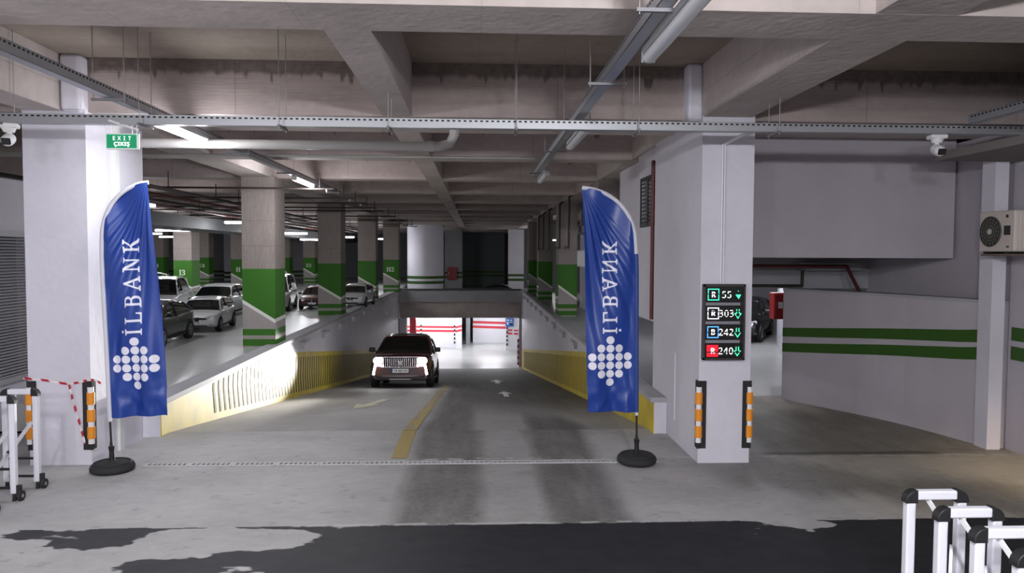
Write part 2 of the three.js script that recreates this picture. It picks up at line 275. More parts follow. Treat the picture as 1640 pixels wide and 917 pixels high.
// ------------------------------------------------------------ lower level
{
  const lw = mat(0.72, 0.71, 0.75, 0.6);
  struct('ceiling', wbox(-16, 12, -1.1, -0.25, RZ1 - 1.5, -80), mat(0.5, 0.5, 0.52, 0.8), 'low white ceiling of the lower level', 'ceiling');
  const low = (n, label, x0, x1, z, stripes, m = lw, turn) => {
    const w = new THREE.Group(); w.name = numbered('wall_lower'); scene.add(w);
    mesh('wall_panel', box(x0, x1, LOW, -1.1, z, z - 0.3), m, w);
    for (const [y0, y1, a = x0, b = x1, dy = 0] of stripes) { const g = box(a, b, y0, y1, z, z + 0.01); if (dy) { const p = g.attributes.position; for (let i = 0; i < p.count; i++) p.setY(i, p.getY(i) + dy * (p.getX(i) - a) / (b - a)); } mesh('red_stripe', g, M.redPaint, w); }
    return tag(w, label, 'wall', null, 'structure');
  };
  low(1, 'white lower-level wall with two red stripes behind the dark car', -8, -1.5, -52, [[-2.56, -2.42, -7.5, -1.5, -0.06], [-2.84, -2.69, -7.5, -1.5, -0.06]]);
  low(2, 'white lower-level wall end beside the grey gap', -1.5, -1.05, -51.6, [[-2.6, -2.46, -1.5, -1.05, 0.1], [-2.88, -2.73, -1.5, -1.05, 0.1]]);
  low(3, 'white lower-level wall under the brighter lamp with two red stripes', -0.3, 3, -55, [[-2.56, -2.38, -0.3, 2.9, -0.1], [-2.9, -2.72, -0.3, 2.9, -0.1]]);
  low(4, 'short white lower-level wall beneath a blue sign', 1.98, 2.95, -50.5, [[-2.66, -2.55, 1.98, 2.42], [-2.9, -2.77, 1.98, 2.42], [-2.68, -2.57, 2.52, 2.82], [-2.92, -2.79, 2.52, 2.82]]);
  struct('column', wbox(-0.8, -0.5, LOW, -1.1, -54, -54.5), mat(0.3, 0.31, 0.33, 0.7), 'grey lower-level column between two striped walls', 'column');
  struct('column', wbox(XL + 0.02, XL + 0.42, LOW, -1.16, -43.3, -43.9), M.white, 'white lower-level pier beside the red box', 'column');
  struct('column', wbox(XR - 0.16, XR, LOW, -1.16, -43.3, -43.9), M.white, 'slim white lower-level pier beside the striped guard', 'column');
  tag(mesh('hydrant_cabinet', rbox(0.36, 1.15, 0.5, 0.02, -3.86, -1.8, -45), M.redPaint), 'tall red box on the lower level behind the dark car', 'cabinet');
  const sign = mesh('direction_sign', rbox(0.55, 0.58, 0.04, 0.01, 2.22, -2.07, -50.45), [M.black], null); sign.material = mat(0.1, 0.22, 0.5, 0.5);
  tag(sign, 'small blue square sign high on a lower-level wall', 'sign');
  mesh('sign_print', (() => { const g = new THREE.PlaneGeometry(0.5, 0.52); g.translate(2.22, -2.07, -50.42); return g; })(), new THREE.MeshStandardMaterial({ map: canvasTex(64, 64, (c) => { c.fillStyle = '#2f62b8'; c.fillRect(0, 0, 64, 64); c.fillStyle = '#e9f0ff'; c.fillRect(6, 8, 22, 10); c.fillRect(36, 10, 18, 6); c.fillRect(8, 28, 14, 22); c.fillStyle = '#123'; c.fillRect(34, 40, 22, 14); c.fillStyle = '#9fd0c8'; c.fillRect(30, 26, 28, 8); }), roughness: 0.5 }), sign);
  { const q = thing('corner_guard', 'tall red and white striped guard on the slim lower pier', 'corner guard', [XR - 0.2, LOW + 0.1, -43.28]); for (let i = 0; i < 9; i++) mesh(i % 2 ? 'white_block' : 'red_block', box(-0.05, 0.05, i * 0.17, i * 0.17 + 0.17, 0, 0.06), i % 2 ? M.reflectWhite : M.redPaint, q); }
  for (const [x, z, l] of [[-1.55, -51.6, 'behind the dark car'], [2.05, -50.5, 'under the blue sign'], [-3.9, -52, 'at the far end of the striped wall']]) { const q = thing('corner_guard', `small dark corner guard on the lower level ${l}`, 'corner guard', [x, LOW + 0.35, z]); mesh('rubber', box(-0.04, 0.04, 0, 1.3, 0, 0.03), M.plastic, q); for (let i = 0; i < 5; i++) mesh('dark_block', box(-0.05, 0.05, i * 0.28, i * 0.28 + 0.15, 0, 0.06), M.black, q); }
  struct('wall_lower_side', box(-16, -15.7, LOW, -1.1, -43, -80), lw, 'white side wall of the lower level past the red box', 'wall');
  struct('wall_lower_side', box(11.7, 12, LOW, -1.1, -43, -80), lw, 'white side wall of the lower level past the blue sign', 'wall');
  struct('wall_lower_front', box(-16, XL, LOW, -1.1, -43.2, -43.0), lw, 'lower-level wall beside the foot of the ramp by the red box', 'wall');
  struct('wall_lower_front', box(XR, 12, LOW, -1.1, -43.2, -43.0), lw, 'lower-level wall beside the foot of the ramp by the striped guard', 'wall');
  struct('wall_lower_back', box(-16, 12, LOW, -1.1, -68.3, -68), lw, 'lower-level end wall', 'wall');
}

// ------------------------------------------------------------ ceiling
struct('ceiling', wbox(-42, 14, SLAB, SLAB + 0.3, 11, -72), M.slab, 'rough concrete ceiling slab', 'ceiling');
const stained = new THREE.MeshStandardMaterial({
  map: dataTex(1024, 128, (u, v) => {
    const a = fbm(u * 24, v * 3, 5, 24), drip = vnoise(u * 260, 4.2), lim = 0.74 + 0.10 * (fbm(u * 150, 2, 4) - 0.5) - 0.16 * step(0.72, 0.95, drip) - 0.03 * (fbm(u * 700, v * 20, 2) - 0.5);
    const d = step(lim - 0.05, lim + 0.06, v) * (0.65 + 0.35 * fbm(u * 300, v * 8, 3)); const joint = Math.abs(((u * 8) % 1) - 0.5) < 0.004 ? 0.75 : 1; const k = (0.85 + 0.3 * (a - 0.3) + 0.12 * (fbm(u * 200, v * 10, 3) - 0.5)) * joint;
    return [(0.46 * (1 - d) + 0.13 * d) * k, (0.385 * (1 - d) + 0.105 * d) * k, (0.365 * (1 - d) + 0.09 * d) * k];
  }), roughness: 0.92, bumpMap: concBump, bumpScale: 0.006,
});
function crossBeam(z0, z1, x0, x1, label, stain) {
  const b = new THREE.Group(); b.name = numbered('ceiling_beam'); scene.add(b);
  mesh('beam_body', wbox(x0, x1, SOF, SLAB, z0, z1), M.concrete, b);
  if (stain) { const g = new THREE.PlaneGeometry(x1 - x0, SLAB - SOF); g.translate((x0 + x1) / 2, (SOF + SLAB) / 2, z0 + 0.004); const uv = g.attributes.uv; for (let i = 0; i < uv.count; i++) uv.setX(i, uv.getX(i) * (x1 - x0) / 16); mesh('stained_face', g, stained, b); }
  return tag(b, label, 'beam', 'concrete beams across the ramp', 'structure');
}
crossBeam(-5.21, -5.84, -42, 14, 'concrete cross beam above the wet floor strip', false);
crossBeam(-9.44, -10.68, -42, 14, 'wide pinkish concrete beam between the two white columns, grimy along the top', true);
const ords = ['first', 'second', 'third', 'fourth', 'fifth', 'sixth', 'seventh', 'eighth', 'ninth', 'tenth', 'eleventh', 'twelfth', 'thirteenth', 'fourteenth'];
for (let i = 0; i < 14; i++) crossBeam(-13.5 - 3.98 * i, -14.0 - 3.98 * i, -42, 3.46, `${ords[i]} concrete cross beam past the white columns`, i < 6);
crossBeam(-1.2, -1.8, -42, 14, 'concrete cross beam overhead of the wet floor', false);
const longBeam = (x0, x1, z0, z1, label) => struct('ceiling_beam', wbox(x0, x1, SOF + 0.001, SLAB, z0, z1), M.concrete, label, 'beam');
longBeam(-1.18, -0.82, -5.84, -9.44, 'narrow concrete beam running toward the ramp from the near cross beam');
longBeam(-1.18, -0.82, -10.68, -69, 'long narrow concrete beam down the middle of the ramp ceiling');
longBeam(2.81, 3.41, 11, -9.44, 'broad concrete beam leading to the white sign column');
longBeam(-5.5, -5.03, 11, -9.44, 'concrete beam leading to the white column beside the exit sign');
longBeam(-5.33, -4.68, -10.68, -69, 'concrete beam over the row of green-banded columns on the parked-car side');
longBeam(2.81, 3.46, -10.68, -69, 'concrete beam over the green-banded columns on the sign-column side');
longBeam(-13.4, -12.6, -10.68, -69, 'concrete beam over the parked cars');

// ------------------------------------------------------------ white columns
{
  const c = new THREE.Group(); c.name = numbered('column'); scene.add(c);
  mesh('shaft', wbox(-5.52, -4.77, 0, SOF + 0.02, -9.36, -10.9), M.white, c);
  mesh('upper_shaft', wuv((() => { const g = rbox(0.26, 0.7, 0.3, 0.06, -4.9, SOF + 0.33, -9.42); return g; })()), M.white, c);
  mesh('edge_strip', wbox(-4.77, -4.735, 0, SOF, -10.02, -10.14), M.lineWhite, c);
  tag(c, 'white painted column beside the exit sign', 'column', null, 'structure');
  const d = new THREE.Group(); d.name = numbered('column'); scene.add(d);
  mesh('shaft', wbox(2.8, 3.46, 0, SOF + 0.02, -9.2, -11.65), M.white, d);
  mesh('upper_shaft', wuv(rbox(0.2, 0.72, 0.3, 0.05, 2.72, SOF + 0.32, -9.4)), M.white, d);
  mesh('edge_strip', wbox(2.785, 2.8, 0.3, 1.25, -10.3, -10.4), M.white, d);
  tag(d, 'white painted column carrying the parking display', 'column', null, 'structure');
}

// ------------------------------------------------------------ green banded columns
function bandTex(label, side) {
  return canvasTex(256, 1024, (c, W, H) => {
    const h = SOF - UP, Y = (y) => H - (y - UP) / h * H;
    c.fillStyle = '#8f8681'; c.fillRect(0, 0, W, H);
    for (let i = 0; i < 1500; i++) { const y = rnd() * H, x = rnd() * W; c.fillStyle = rnd() < 0.5 ? 'rgba(70,60,55,0.06)' : 'rgba(230,225,220,0.06)'; c.fillRect(x, y, 2 + rnd() * 5, 4 + rnd() * 60); }
    c.fillStyle = 'rgba(60,52,48,0.45)'; for (const y of [3.35, 2.78]) c.fillRect(0, Y(y), W, 2);
    const l = side ? 1.12 : 1.56, r = side ? 1.16 : 1.10;
    c.fillStyle = '#a59e9c'; c.fillRect(0, Y(2.0), W, Y(UP) - Y(2.0));
    c.fillStyle = '#37701a'; c.beginPath(); c.moveTo(0, Y(2.257)); c.lineTo(W, Y(2.257)); c.lineTo(W, Y(r)); c.lineTo(0, Y(l)); c.fill();
    c.fillStyle = '#e4e6e0'; c.beginPath(); c.moveTo(0, Y(l)); c.lineTo(W, Y(r)); c.lineTo(W, Y(r - 0.085)); c.lineTo(0, Y(l - 0.085)); c.fill();
    c.fillStyle = '#3a741e'; c.fillRect(0, Y(0.887), W, Y(0.742) - Y(0.887)); c.fillRect(0, Y(0.655), W, Y(0.5) - Y(0.655));
    for (let i = 0; i < 500; i++) { c.fillStyle = 'rgba(20,40,10,0.05)'; c.fillRect(rnd() * W, Y(2.257) + rnd() * 500, 3, 3 + rnd() * 20); }
    if (label && !side) { c.fillStyle = '#e9efe4'; c.font = 'bold 84px serif'; c.textAlign = 'center'; c.save(); c.translate(W * 0.47, Y(1.62)); c.scale(1.15, 1); c.fillText(label, 0, 0); c.restore(); }
  });
}
const sideM = new THREE.MeshStandardMaterial({ map: bandTex('', true), roughness: 0.75 });
const frontM = {}; const frontOf = (l) => frontM[l] || (frontM[l] = new THREE.MeshStandardMaterial({ map: bandTex(l, false), roughness: 0.75 }));
function bandColumn(x0, w, z, d, label, text, y0 = UP) {
  const g = new THREE.BoxGeometry(w, SOF - y0 + 0.02, d); g.translate(x0 + w / 2, (SOF + 0.02 + y0) / 2, z - d / 2);
  const c = new THREE.Group(); c.name = numbered('column'); scene.add(c);
  const parts = []; const gi = g.toNonIndexed(); // faces: 0 px,1 nx,2 py,3 ny,4 pz,5 nz ; 6 verts each
  const pick = (faces) => { const o = new THREE.BufferGeometry(); for (const k of ['position', 'normal', 'uv']) { const a = gi.attributes[k], s = a.itemSize, arr = []; for (const f of faces) arr.push(...a.array.slice(f * 6 * s, (f + 1) * 6 * s)); o.setAttribute(k, new THREE.Float32BufferAttribute(arr, s)); } return o; };
  mesh('column_front', pick([4]), frontOf(text), c); mesh('column_sides', pick([0, 1, 5, 2, 3]), sideM, c);
  return tag(c, label, 'column', 'green banded parking columns', 'structure');
}
bandColumn(-5.35, 0.74, -17.2, 0.9, 'largest green-banded concrete column beside the parked-car ramp wall', '');
bandColumn(-5.42, 0.78, -25.6, 0.9, 'second green-banded concrete column along the parked-car ramp wall', '');
bandColumn(-5.4, 0.8, -34.0, 0.9, 'third green-banded concrete column along the parked-car ramp wall', '');
bandColumn(-5.08, 0.82, -40.5, 0.9, 'green-banded concrete column marked H2 near the end of the ramp wall', 'H2');
bandColumn(2.81, 0.65, -17.2, 0.9, 'green-banded column beside the sign-column ramp wall, hidden by the mirrored flag', '');
bandColumn(2.81, 0.65, -25.6, 0.9, 'green-banded column with drop pipes nearest the mirrored flag', '');
bandColumn(2.81, 0.65, -34.0, 0.9, 'middle green-banded column on the sign-column side of the ramp', '');
bandColumn(2.81, 0.65, -40.5, 0.9, 'deepest green-banded column on the sign-column side of the ramp', '');
bandColumn(-13.2, 0.78, -33.0, 0.95, 'green-banded column marked I3 among the parked cars', 'I3');
bandColumn(-21.6, 0.95, -50, 0.9, 'green-banded column marked F4 behind the white vans', 'F4');
bandColumn(-18.6, 0.9, -50, 0.9, 'green-banded column marked E4 behind the white hatchback', 'E4');
bandColumn(-12.7, 0.8, -39.0, 0.9, 'green-banded column marked H beside the largest banded column', 'H');
bandColumn(-12.0, 0.78, -52, 0.9, 'green-banded column marked E3 behind the white van', 'E3');
bandColumn(-13.45, 0.5, -52, 0.9, 'narrow green-banded column beside the one marked E3', '');

// ------------------------------------------------------------ walls of the parking level
{
  const backWall = (x0, x1, z, m, label, stripes = true) => { const UP = -0.2;
    const w = new THREE.Group(); w.name = numbered('wall_back'); scene.add(w);
    mesh('wall_panel', wbox(x0, x1, UP, SLAB, z, z - 0.25), m, w);
    if (stripes) for (const [a, b] of [[0.62, 0.8], [0.95, 1.13]]) mesh('green_stripe', box(x0, x1, a, b, z, z + 0.01), M.green, w);
    return tag(w, label, 'wall', null, 'structure');
  };
  backWall(-42, -13.9, -62, M.grey, 'grey back wall with green stripes behind the parked cars');
  backWall(-19.4, -17.2, -58, M.white, 'pale wall block with green stripes between two columns');
  backWall(-13.9, -6, -66, mat(0.2, 0.21, 0.22, 0.7), 'dark far wall behind the van', false);
  backWall(-2.6, -1.2, -60, M.grey, 'grey wall behind the red fire cabinet');
  backWall(-1.2, 2.35, -64, mat(0.16, 0.18, 0.185, 0.7), 'dark end wall beyond the ramp with green stripes');
  backWall(2.25, 3.4, -54, M.white, 'bright white wall beside the dark end wall');
  backWall(3.4, 14, -60, M.grey, 'grey end wall behind the sign-column side columns', false);
  struct('wall_left', wbox(-42.2, -42, UP, SLAB, 11, -72), M.grey, 'far side wall of the parking level', 'wall');
  struct('wall_back', wbox(-42, 14, -0.3, SLAB, -72, -72.3), M.grey, 'rearmost wall of the garage', 'wall');
  struct('wall_front', wbox(-42, 14, -0.3, SLAB, 11, 11.3), M.grey, 'garage wall opposite the ramp', 'wall');
  // drum shaped core behind the far parapet
  const t = new THREE.Group(); t.name = numbered('wall_core'); scene.add(t);
  const g = new THREE.CylinderGeometry(1.2, 1.2, SOF + 0.6, 12); g.translate(-3.42, (SOF + 0.2) / 2, -49.5); mesh('core_shaft', wuv(g.toNonIndexed()), M.white, t);
  for (const [a, b] of [[0.62, 0.8], [0.95, 1.13]]) { const s = new THREE.CylinderGeometry(1.208, 1.208, b - a, 12, 1, true); s.translate(-3.42, (a + b) / 2, -49.5); mesh('green_stripe', s, M.green, t); }
  tag(t, 'faceted white round core with green stripes behind the far parapet', 'wall', null, 'structure');
  const cab = thing('fire_cabinet', 'small red fire cabinet on the grey wall beyond the ramp', 'cabinet', [-2.0, 1.0, -59.9]);
  mesh('body', rbox(0.78, 1.0, 0.25, 0.02, 0, 0, 0.08), M.cabinetRed, cab); mesh('handle', box(-0.3, -0.24, -0.05, 0.1, 0.2, 0.24), M.chrome, cab);
  // left louvred wall beside the white column
  struct('wall_left', [wbox(-7.25, -7.0, 0, 0.74, 4, -12.4), wbox(-7.25, -7.0, 2.9, 3.72, 4, -12.4), wbox(-7.25, -7.0, 0.74, 2.9, 4, -9.7), wbox(-7.25, -7.0, 0.74, 2.9, -12.06, -12.4)], M.white, 'white wall with the louvre beside the exit-sign column', 'wall');
  const lv = thing('louvre_vent', 'tall light grey louvre panel on the wall beside the exit-sign column', 'louvre', [-6.98, 0.72, -10.6]);
  mesh('frame', [box(-0.02, 0.03, 0, 2.2, -1.5, -1.44), box(-0.02, 0.03, 0, 2.2, -0.46, -0.38), box(-0.02, 0.03, 0, 2.2, 0.9, 0.98), box(-0.02, 0.03, 2.14, 2.22, -1.5, 0.98), box(-0.02, 0.03, -0.04, 0.04, -1.5, 0.98)], mat(0.5, 0.5, 0.52, 0.5), lv);
  mesh('duct_box', [box(-0.9, -0.27, -0.02, 0, -1.5, 0.98), box(-0.9, -0.27, 2.2, 2.22, -1.5, 0.98), box(-0.9, -0.27, 0, 2.2, -1.52, -1.5), box(-0.9, -0.27, 0, 2.2, 0.98, 1.0), box(-0.92, -0.9, 0, 2.2, -1.5, 0.98)], M.galv, lv);
  const slat = (() => { const q = box(-0.02, 0.02, -0.004, 0.004, -1.44, 0.9); q.rotateZ(-0.45); return q; })(); const slm = mat(0.5, 0.5, 0.52, 0.5);
  for (let i = 0; i < 46; i++) { const s = mesh('slat', slat, slm, lv); s.position.y = 0.06 + i * 0.0455; }
}

// ------------------------------------------------------------ right hand passage
{
  // curved parapet wall, base line measured on the floor
  const pts = [[5.59, -13.3], [5.8, -12.88], [6.05, -12.45], [6.28, -12.05], [6.48, -11.65], [6.66, -11.2], [6.8, -10.75], [6.92, -10.3], [7.0, -9.95], [7.05, -9.75]];
  const strip = (off, y0a, y1a, y0b, y1b, th) => { // wall between two heights that may tilt along its length
    const n = pts.length, pos = [], idx = [], uv = []; let len = 0;
    const nrm = pts.map((p, i) => { const a = pts[Math.max(0, i - 1)], b = pts[Math.min(n - 1, i + 1)], dx = b[0] - a[0], dz = b[1] - a[1], l = Math.hypot(dx, dz); return [-dz / l * -1, dx / l * -1]; });
    pts.forEach((p, i) => { const t = i / (n - 1), lo = y0a + (y0b - y0a) * t, hi = y1a + (y1b - y1a) * t; if (i) len += Math.hypot(p[0] - pts[i - 1][0], p[1] - pts[i - 1][1]);
      const fx = p[0] - nrm[i][0] * off, fz = p[1] - nrm[i][1] * off, bx = p[0] + nrm[i][0] * th, bz = p[1] + nrm[i][1] * th;
      for (const [x, y, z] of [[fx, lo, fz], [fx, hi, fz], [bx, hi, bz], [bx, lo, bz]]) { pos.push(x, y, z); uv.push(len / 4, y / 4); } });
    for (let i = 0; i + 1 < n; i++) for (let k = 0; k < 4; k++) { const a = 4 * i + k, b = 4 * i + (k + 1) % 4, c = a + 4, d = b + 4; idx.push(a, c, b, b, c, d); }
    idx.push(0, 1, 2, 0, 2, 3); const e = 4 * (n - 1); idx.push(e, e + 2, e + 1, e, e + 3, e + 2);
    let g = new THREE.BufferGeometry(); g.setAttribute('position', new THREE.Float32BufferAttribute(pos, 3)); g.setAttribute('uv', new THREE.Float32BufferAttribute(uv, 2)); g.setIndex(idx); g = g.toNonIndexed(); g.computeVertexNormals(); return g;
  };
  const w = new THREE.Group(); w.name = numbered('wall_right'); scene.add(w);
  mesh('wall_panel', strip(0, 0, 1.99, 0, 1.99, 0.25), M.pale, w);
  mesh('green_stripe', strip(0.006, 1.15, 1.31, 1.48, 1.66, -0.002), M.green, w); mesh('green_stripe', strip(0.006, 0.87, 1.03, 1.24, 1.42, -0.002), M.green, w);
  mesh('ledge', strip(0.02, 1.99, 2.03, 1.99, 2.03, 0.3), M.grey, w);
  tag(w, 'curved low white wall with two green stripes in the side passage', 'wall', null, 'structure');
  // wall over the opening and behind the parapet
  const u = new THREE.Group(); u.name = numbered('wall_right'); scene.add(u);
  mesh('wall_panel', wbox(3.46, 9.4, 2.02, SOF, -13.55, -13.8), M.grey, u);
  mesh('hanging_fascia', wbox(3.46, 7.24, 2.6, SLAB, -11.0, -11.25), M.pale, u);
  mesh('fascia_return', wbox(7.05, 7.25, 2.6, SLAB, -11.25, -13.6), M.pale, u);
  tag(u, 'large hanging white fascia wall behind the sign column', 'wall', null, 'structure');
  const r = new THREE.Group(); r.name = numbered('wall_right'); scene.add(r);
  mesh('wall_panel', wbox(7.24, 7.5, 0, SOF, -9.76, 11), M.pale, r);
  for (const [a, b] of [[1.5, 1.68], [1.24, 1.42]]) mesh('green_stripe', box(7.232, 7.24, a, b, -9.7, 2), M.green, r);
  mesh('recess_wall', wbox(7.3, 7.5, 0, SOF, -9.76, -13.6), M.pale, r);
  tag(r, 'white side wall with green stripes beyond the air conditioner', 'wall', null, 'structure');
  struct('pilaster', wbox(6.95, 7.14, 0, 3.95, -9.72, -9.98), M.white, 'slim white pilaster under the air conditioner', 'column');
  // brown ledge beam above the camera corner
  struct('trim_1', (() => { const g = box(6.1, 7.24, 3.9, 4.12, -9.7, -4); const p = g.attributes.position; for (let i = 0; i < p.count; i++) if (p.getZ(i) < -9 && p.getX(i) < 7) p.setY(i, p.getY(i) > 4 ? 4.0 : 3.9); g.computeVertexNormals(); return wuv(g); })(), mat(0.2, 0.18, 0.17, 0.85), 'brown grey ledge beam over the air conditioner', 'trim');
  // passage behind
  struct('wall_right', wuv(bar([7.25, 1.7, -16.6], [8.95, 1.7, -21.4], 0.25, 3.4)), M.white, 'white wall below the red fire box in the side passage', 'wall');
  struct('wall_right', wbox(13.8, 14, 0, SLAB, 11, -60), M.grey, 'outer wall of the side passage', 'wall');
  struct('wall_back', wbox(4.2, 14, 0, SLAB, -30, -30.2), M.white, 'pale end wall of the side passage', 'wall');
  struct('ceiling', wbox(3.6, 13.8, 3.4, 3.6, -13.9, -30), M.white, 'low white ceiling of the side passage', 'ceiling');
  // hanging wall with grille left of the sign column
  const h = new THREE.Group(); h.name = numbered('wall_right'); scene.add(h);
  mesh('wall_panel', [wbox(2.85, 3.1, 1.55, 3.12, -11.65, -13.1), wbox(2.85, 3.1, 3.92, SOF, -11.65, -13.1), wbox(2.85, 3.1, 3.12, 3.92, -11.65, -11.78), wbox(2.85, 3.1, 3.12, 3.92, -12.82, -13.1)], M.white, h); mesh('recessed_panel', wbox(3.0, 3.3, 1.55, SOF, -13.1, -15.6), M.white, h);
  tag(h, 'white hanging wall with a dark grille between the mirrored flag and sign column', 'wall', null, 'structure');
  const gr = thing('ventilation_grille', 'dark ventilation grille on the white wall between the flag and sign column', 'grille', [2.845, 3.1, -12.3]);
  mesh('frame', [box(-0.02, 0, 0, 0.84, -0.55, -0.5), box(-0.02, 0, 0, 0.84, 0.5, 0.55), box(-0.02, 0, 0, 0.06, -0.55, 0.55), box(-0.02, 0, 0.79, 0.84, -0.55, 0.55), box(-0.02, 0, 0, 0.84, -0.02, 0.02)], mat(0.035, 0.04, 0.04, 0.5, 0.3), gr);
  mesh('duct_box', [box(0.255, 0.75, -0.01, 0.01, -0.55, 0.55), box(0.255, 0.75, 0.83, 0.85, -0.55, 0.55), box(0.255, 0.75, 0, 0.84, -0.56, -0.54), box(0.255, 0.75, 0, 0.84, 0.54, 0.56), box(0.75, 0.77, 0, 0.84, -0.55, 0.55)], M.galvDark, gr);
  const sg = (() => { const q = box(-0.022, 0.012, -0.004, 0.004, -0.5, 0.5); q.rotateZ(0.6); return q; })(), sgm = mat(0.06, 0.065, 0.065, 0.5, 0.3);
  for (let i = 0; i < 11; i++) { const s = mesh('slat', sg, sgm, gr); s.position.y = 0.09 + i * 0.066; }
  // pipes
  tag(mesh('pipe', tube([[2.74, 3.95, -11.75], [2.74, 4.02, -11.8]].concat([]).concat([]), 0.03).clone ? tube([[2.86, 4.1, -11.8], [2.79, 4.1, -11.75], [2.79, 1.6, -11.75]], 0.032) : null, M.pipeRed), 'brown vertical pipe in front of the dark grille', 'pipe');
  tag(mesh('pipe', tube([[3.5, 2.44, -12.9], [6.55, 2.44, -12.9], [6.55, 1.98, -12.4], [6.72, 1.98, -12.1]], 0.032), M.pipeRed), 'dark red pipe below the hanging fascia, turning down at its end', 'pipe');
  tag(mesh('pipe', tube([[3.5, 2.07, -13.45], [6.0, 2.07, -13.45], [6.0, 2.4, -13.45]], 0.028), M.pipeDark), 'dark pipe along the lintel above the red fire box', 'pipe');
  tag(mesh('duct', wbox(5.95, 7.0, 2.36, 2.5, -13.2, -13.5), M.grey), 'grey square duct behind the curved parapet', 'duct');
  const fb = thing('fire_cabinet', 'red fire cabinet on the wall end in the side passage', 'cabinet', [7.05, 1.15, -16.45]);
  mesh('body', rbox(0.42, 0.6, 0.26, 0.015, -0.14, 0.33, -0.14), M.cabinetRed, fb); mesh('label_plate', box(-0.25, -0.15, 0.28, 0.42, -0.005, 0.0), M.plastic, fb); mesh('door', rbox(0.34, 0.5, 0.012, 0.004, -0.14, 0.33, -0.008), mat(0.26, 0.012, 0.016, 0.45), fb); 
  // air conditioner
  const ac = thing('air_conditioner', 'beige outdoor air conditioner unit high on the side wall', 'air conditioner', [6.76, 2.69, -9.42]);
  mesh('casing', rbox(0.3, 0.53, 0.66, 0.02, 0.16, 0.27, 0), M.acBody, ac);
  mesh('fan_recess', (() => { const q = new THREE.CylinderGeometry(0.2, 0.2, 0.012, 32); q.rotateZ(Math.PI / 2); q.translate(0.006, 0.27, -0.1); return q; })(), M.acDark, ac);
  const gl = []; for (let k = 0; k < 5; k++) { const q = new THREE.TorusGeometry(0.04 + k * 0.04, 0.004, 5, 32); q.rotateY(Math.PI / 2); q.translate(-0.004, 0.27, -0.1); gl.push(q); } for (let k = 0; k < 16; k++) { const a = k * Math.PI / 8; gl.push(bar([-0.004, 0.27, -0.1], [-0.004, 0.27 + 0.2 * Math.sin(a), -0.1 + 0.2 * Math.cos(a)], 0.004)); }
  mesh('fan_guard', gl, mat(0.18, 0.17, 0.15, 0.6), ac); mesh('fan_hub', cyl(0.035, 0.035, 0.02, -0.008, 0.27, -0.1, 20, 'x'), M.acBody, ac);
  mesh('badge', cyl(0.022, 0.022, 0.006, 0.006, 0.46, 0.2, 16, 'x'), M.acDark, ac); mesh('rating_label', box(0.003, 0.012, 0.22, 0.34, 0.15, 0.26), M.acDark, ac); mesh('small_label', box(0.003, 0.012, 0.06, 0.08, 0.2, 0.24), M.acDark, ac);
  for (let k = 0; k < 6; k++) mesh('side_rib', rbox(0.02, 0.48, 0.012, 0.004, 0.05 + k * 0.045, 0.27, 0.33), M.acBody, ac);
  mesh('foot', box(0.02, 0.3, -0.02, 0.01, -0.25, -0.2), M.black, ac); mesh('foot', box(0.02, 0.3, -0.02, 0.01, 0.15, 0.2), M.black, ac);
  mesh('wall_bracket', [box(0.0, 0.475, -0.05, -0.02, -0.27, 0.5), box(0.43, 0.475, -0.05, 0.3, -0.24, -0.2)], M.brown, ac);
}

// ------------------------------------------------------------ cable trays and lamps
function channel(len, w, h) { // open steel channel along z, centred
  return [box(-w / 2, w / 2, -h, -h + 0.004, -len / 2, len / 2), box(-w / 2, -w / 2 + 0.004, -h, 0, -len / 2, len / 2), box(w / 2 - 0.004, w / 2, -h, 0, -len / 2, len / 2), box(-w / 2, -w / 2 + 0.018, -0.004, 0, -len / 2, len / 2), box(w / 2 - 0.018, w / 2, -0.004, 0, -len / 2, len / 2)];
}
const slots = (len, w, y, pitch = 0.06) => { const o = []; for (let s = -len / 2 + 0.05; s < len / 2; s += pitch) { o.push(box(-w / 2 - 0.001, -w / 2, y - 0.008, y + 0.008, s, s + pitch * 0.5)); o.push(box(w / 2, w / 2 + 0.001, y - 0.008, y + 0.008, s, s + pitch * 0.5)); } return o; };
function tray(label, x, y, z0, z1, along, hangers) {
  const len = Math.abs(z1 - z0), t = thing('cable_tray', label, 'cable tray', along === 'z' ? [x, y, (z0 + z1) / 2] : [(z0 + z1) / 2, y, x], along === 'z' ? 0 : Math.PI / 2);
  mesh('channel', channel(len, 0.1, 0.1), M.galv, t); mesh('slots', slots(len, 0.1, -0.022), M.hole, t);
  for (const s0 of hangers) {
    const s = along === 'z' ? s0 - (z0 + z1) / 2 : -(s0 - (z0 + z1) / 2);
    mesh('hanger_bar', box(-0.17, 0.17, -0.125, -0.102, s - 0.015, s + 0.015), M.galvDark, t);
    for (const q of [-0.15, 0.15]) mesh('threaded_rod', cyl(0.005, 0.005, SLAB - y + 0.14, q, (SLAB - y - 0.14) / 2, s, 6), M.rod, t);
  }
  return t;
}
tray('perforated steel cable tray crossing in front of both white columns', -8.2, 4.1, -8, 7.2, 'x', [-4.1, -2.55, -1.22, 0.15, 1.3, 2.75, 4.2, 5.9]);
tray('steel lighting trunking with lit battens beside the exit sign', -3.64, 4.26, 10, -20, 'z', [6, 1, -5.0, -7.6, -11.6, -14.4, -19]);
tray('steel lighting trunking with unlit battens above the dark ramp lane', 1.145, 4.26, 10, -14.9, 'z', [6, 1, -4.6, -6.6, -8.6, -11, -14]);
tray('steel trunking above the air conditioner', 5.5, 4.2, 10, -8.1, 'z', [2, -4, -7]);
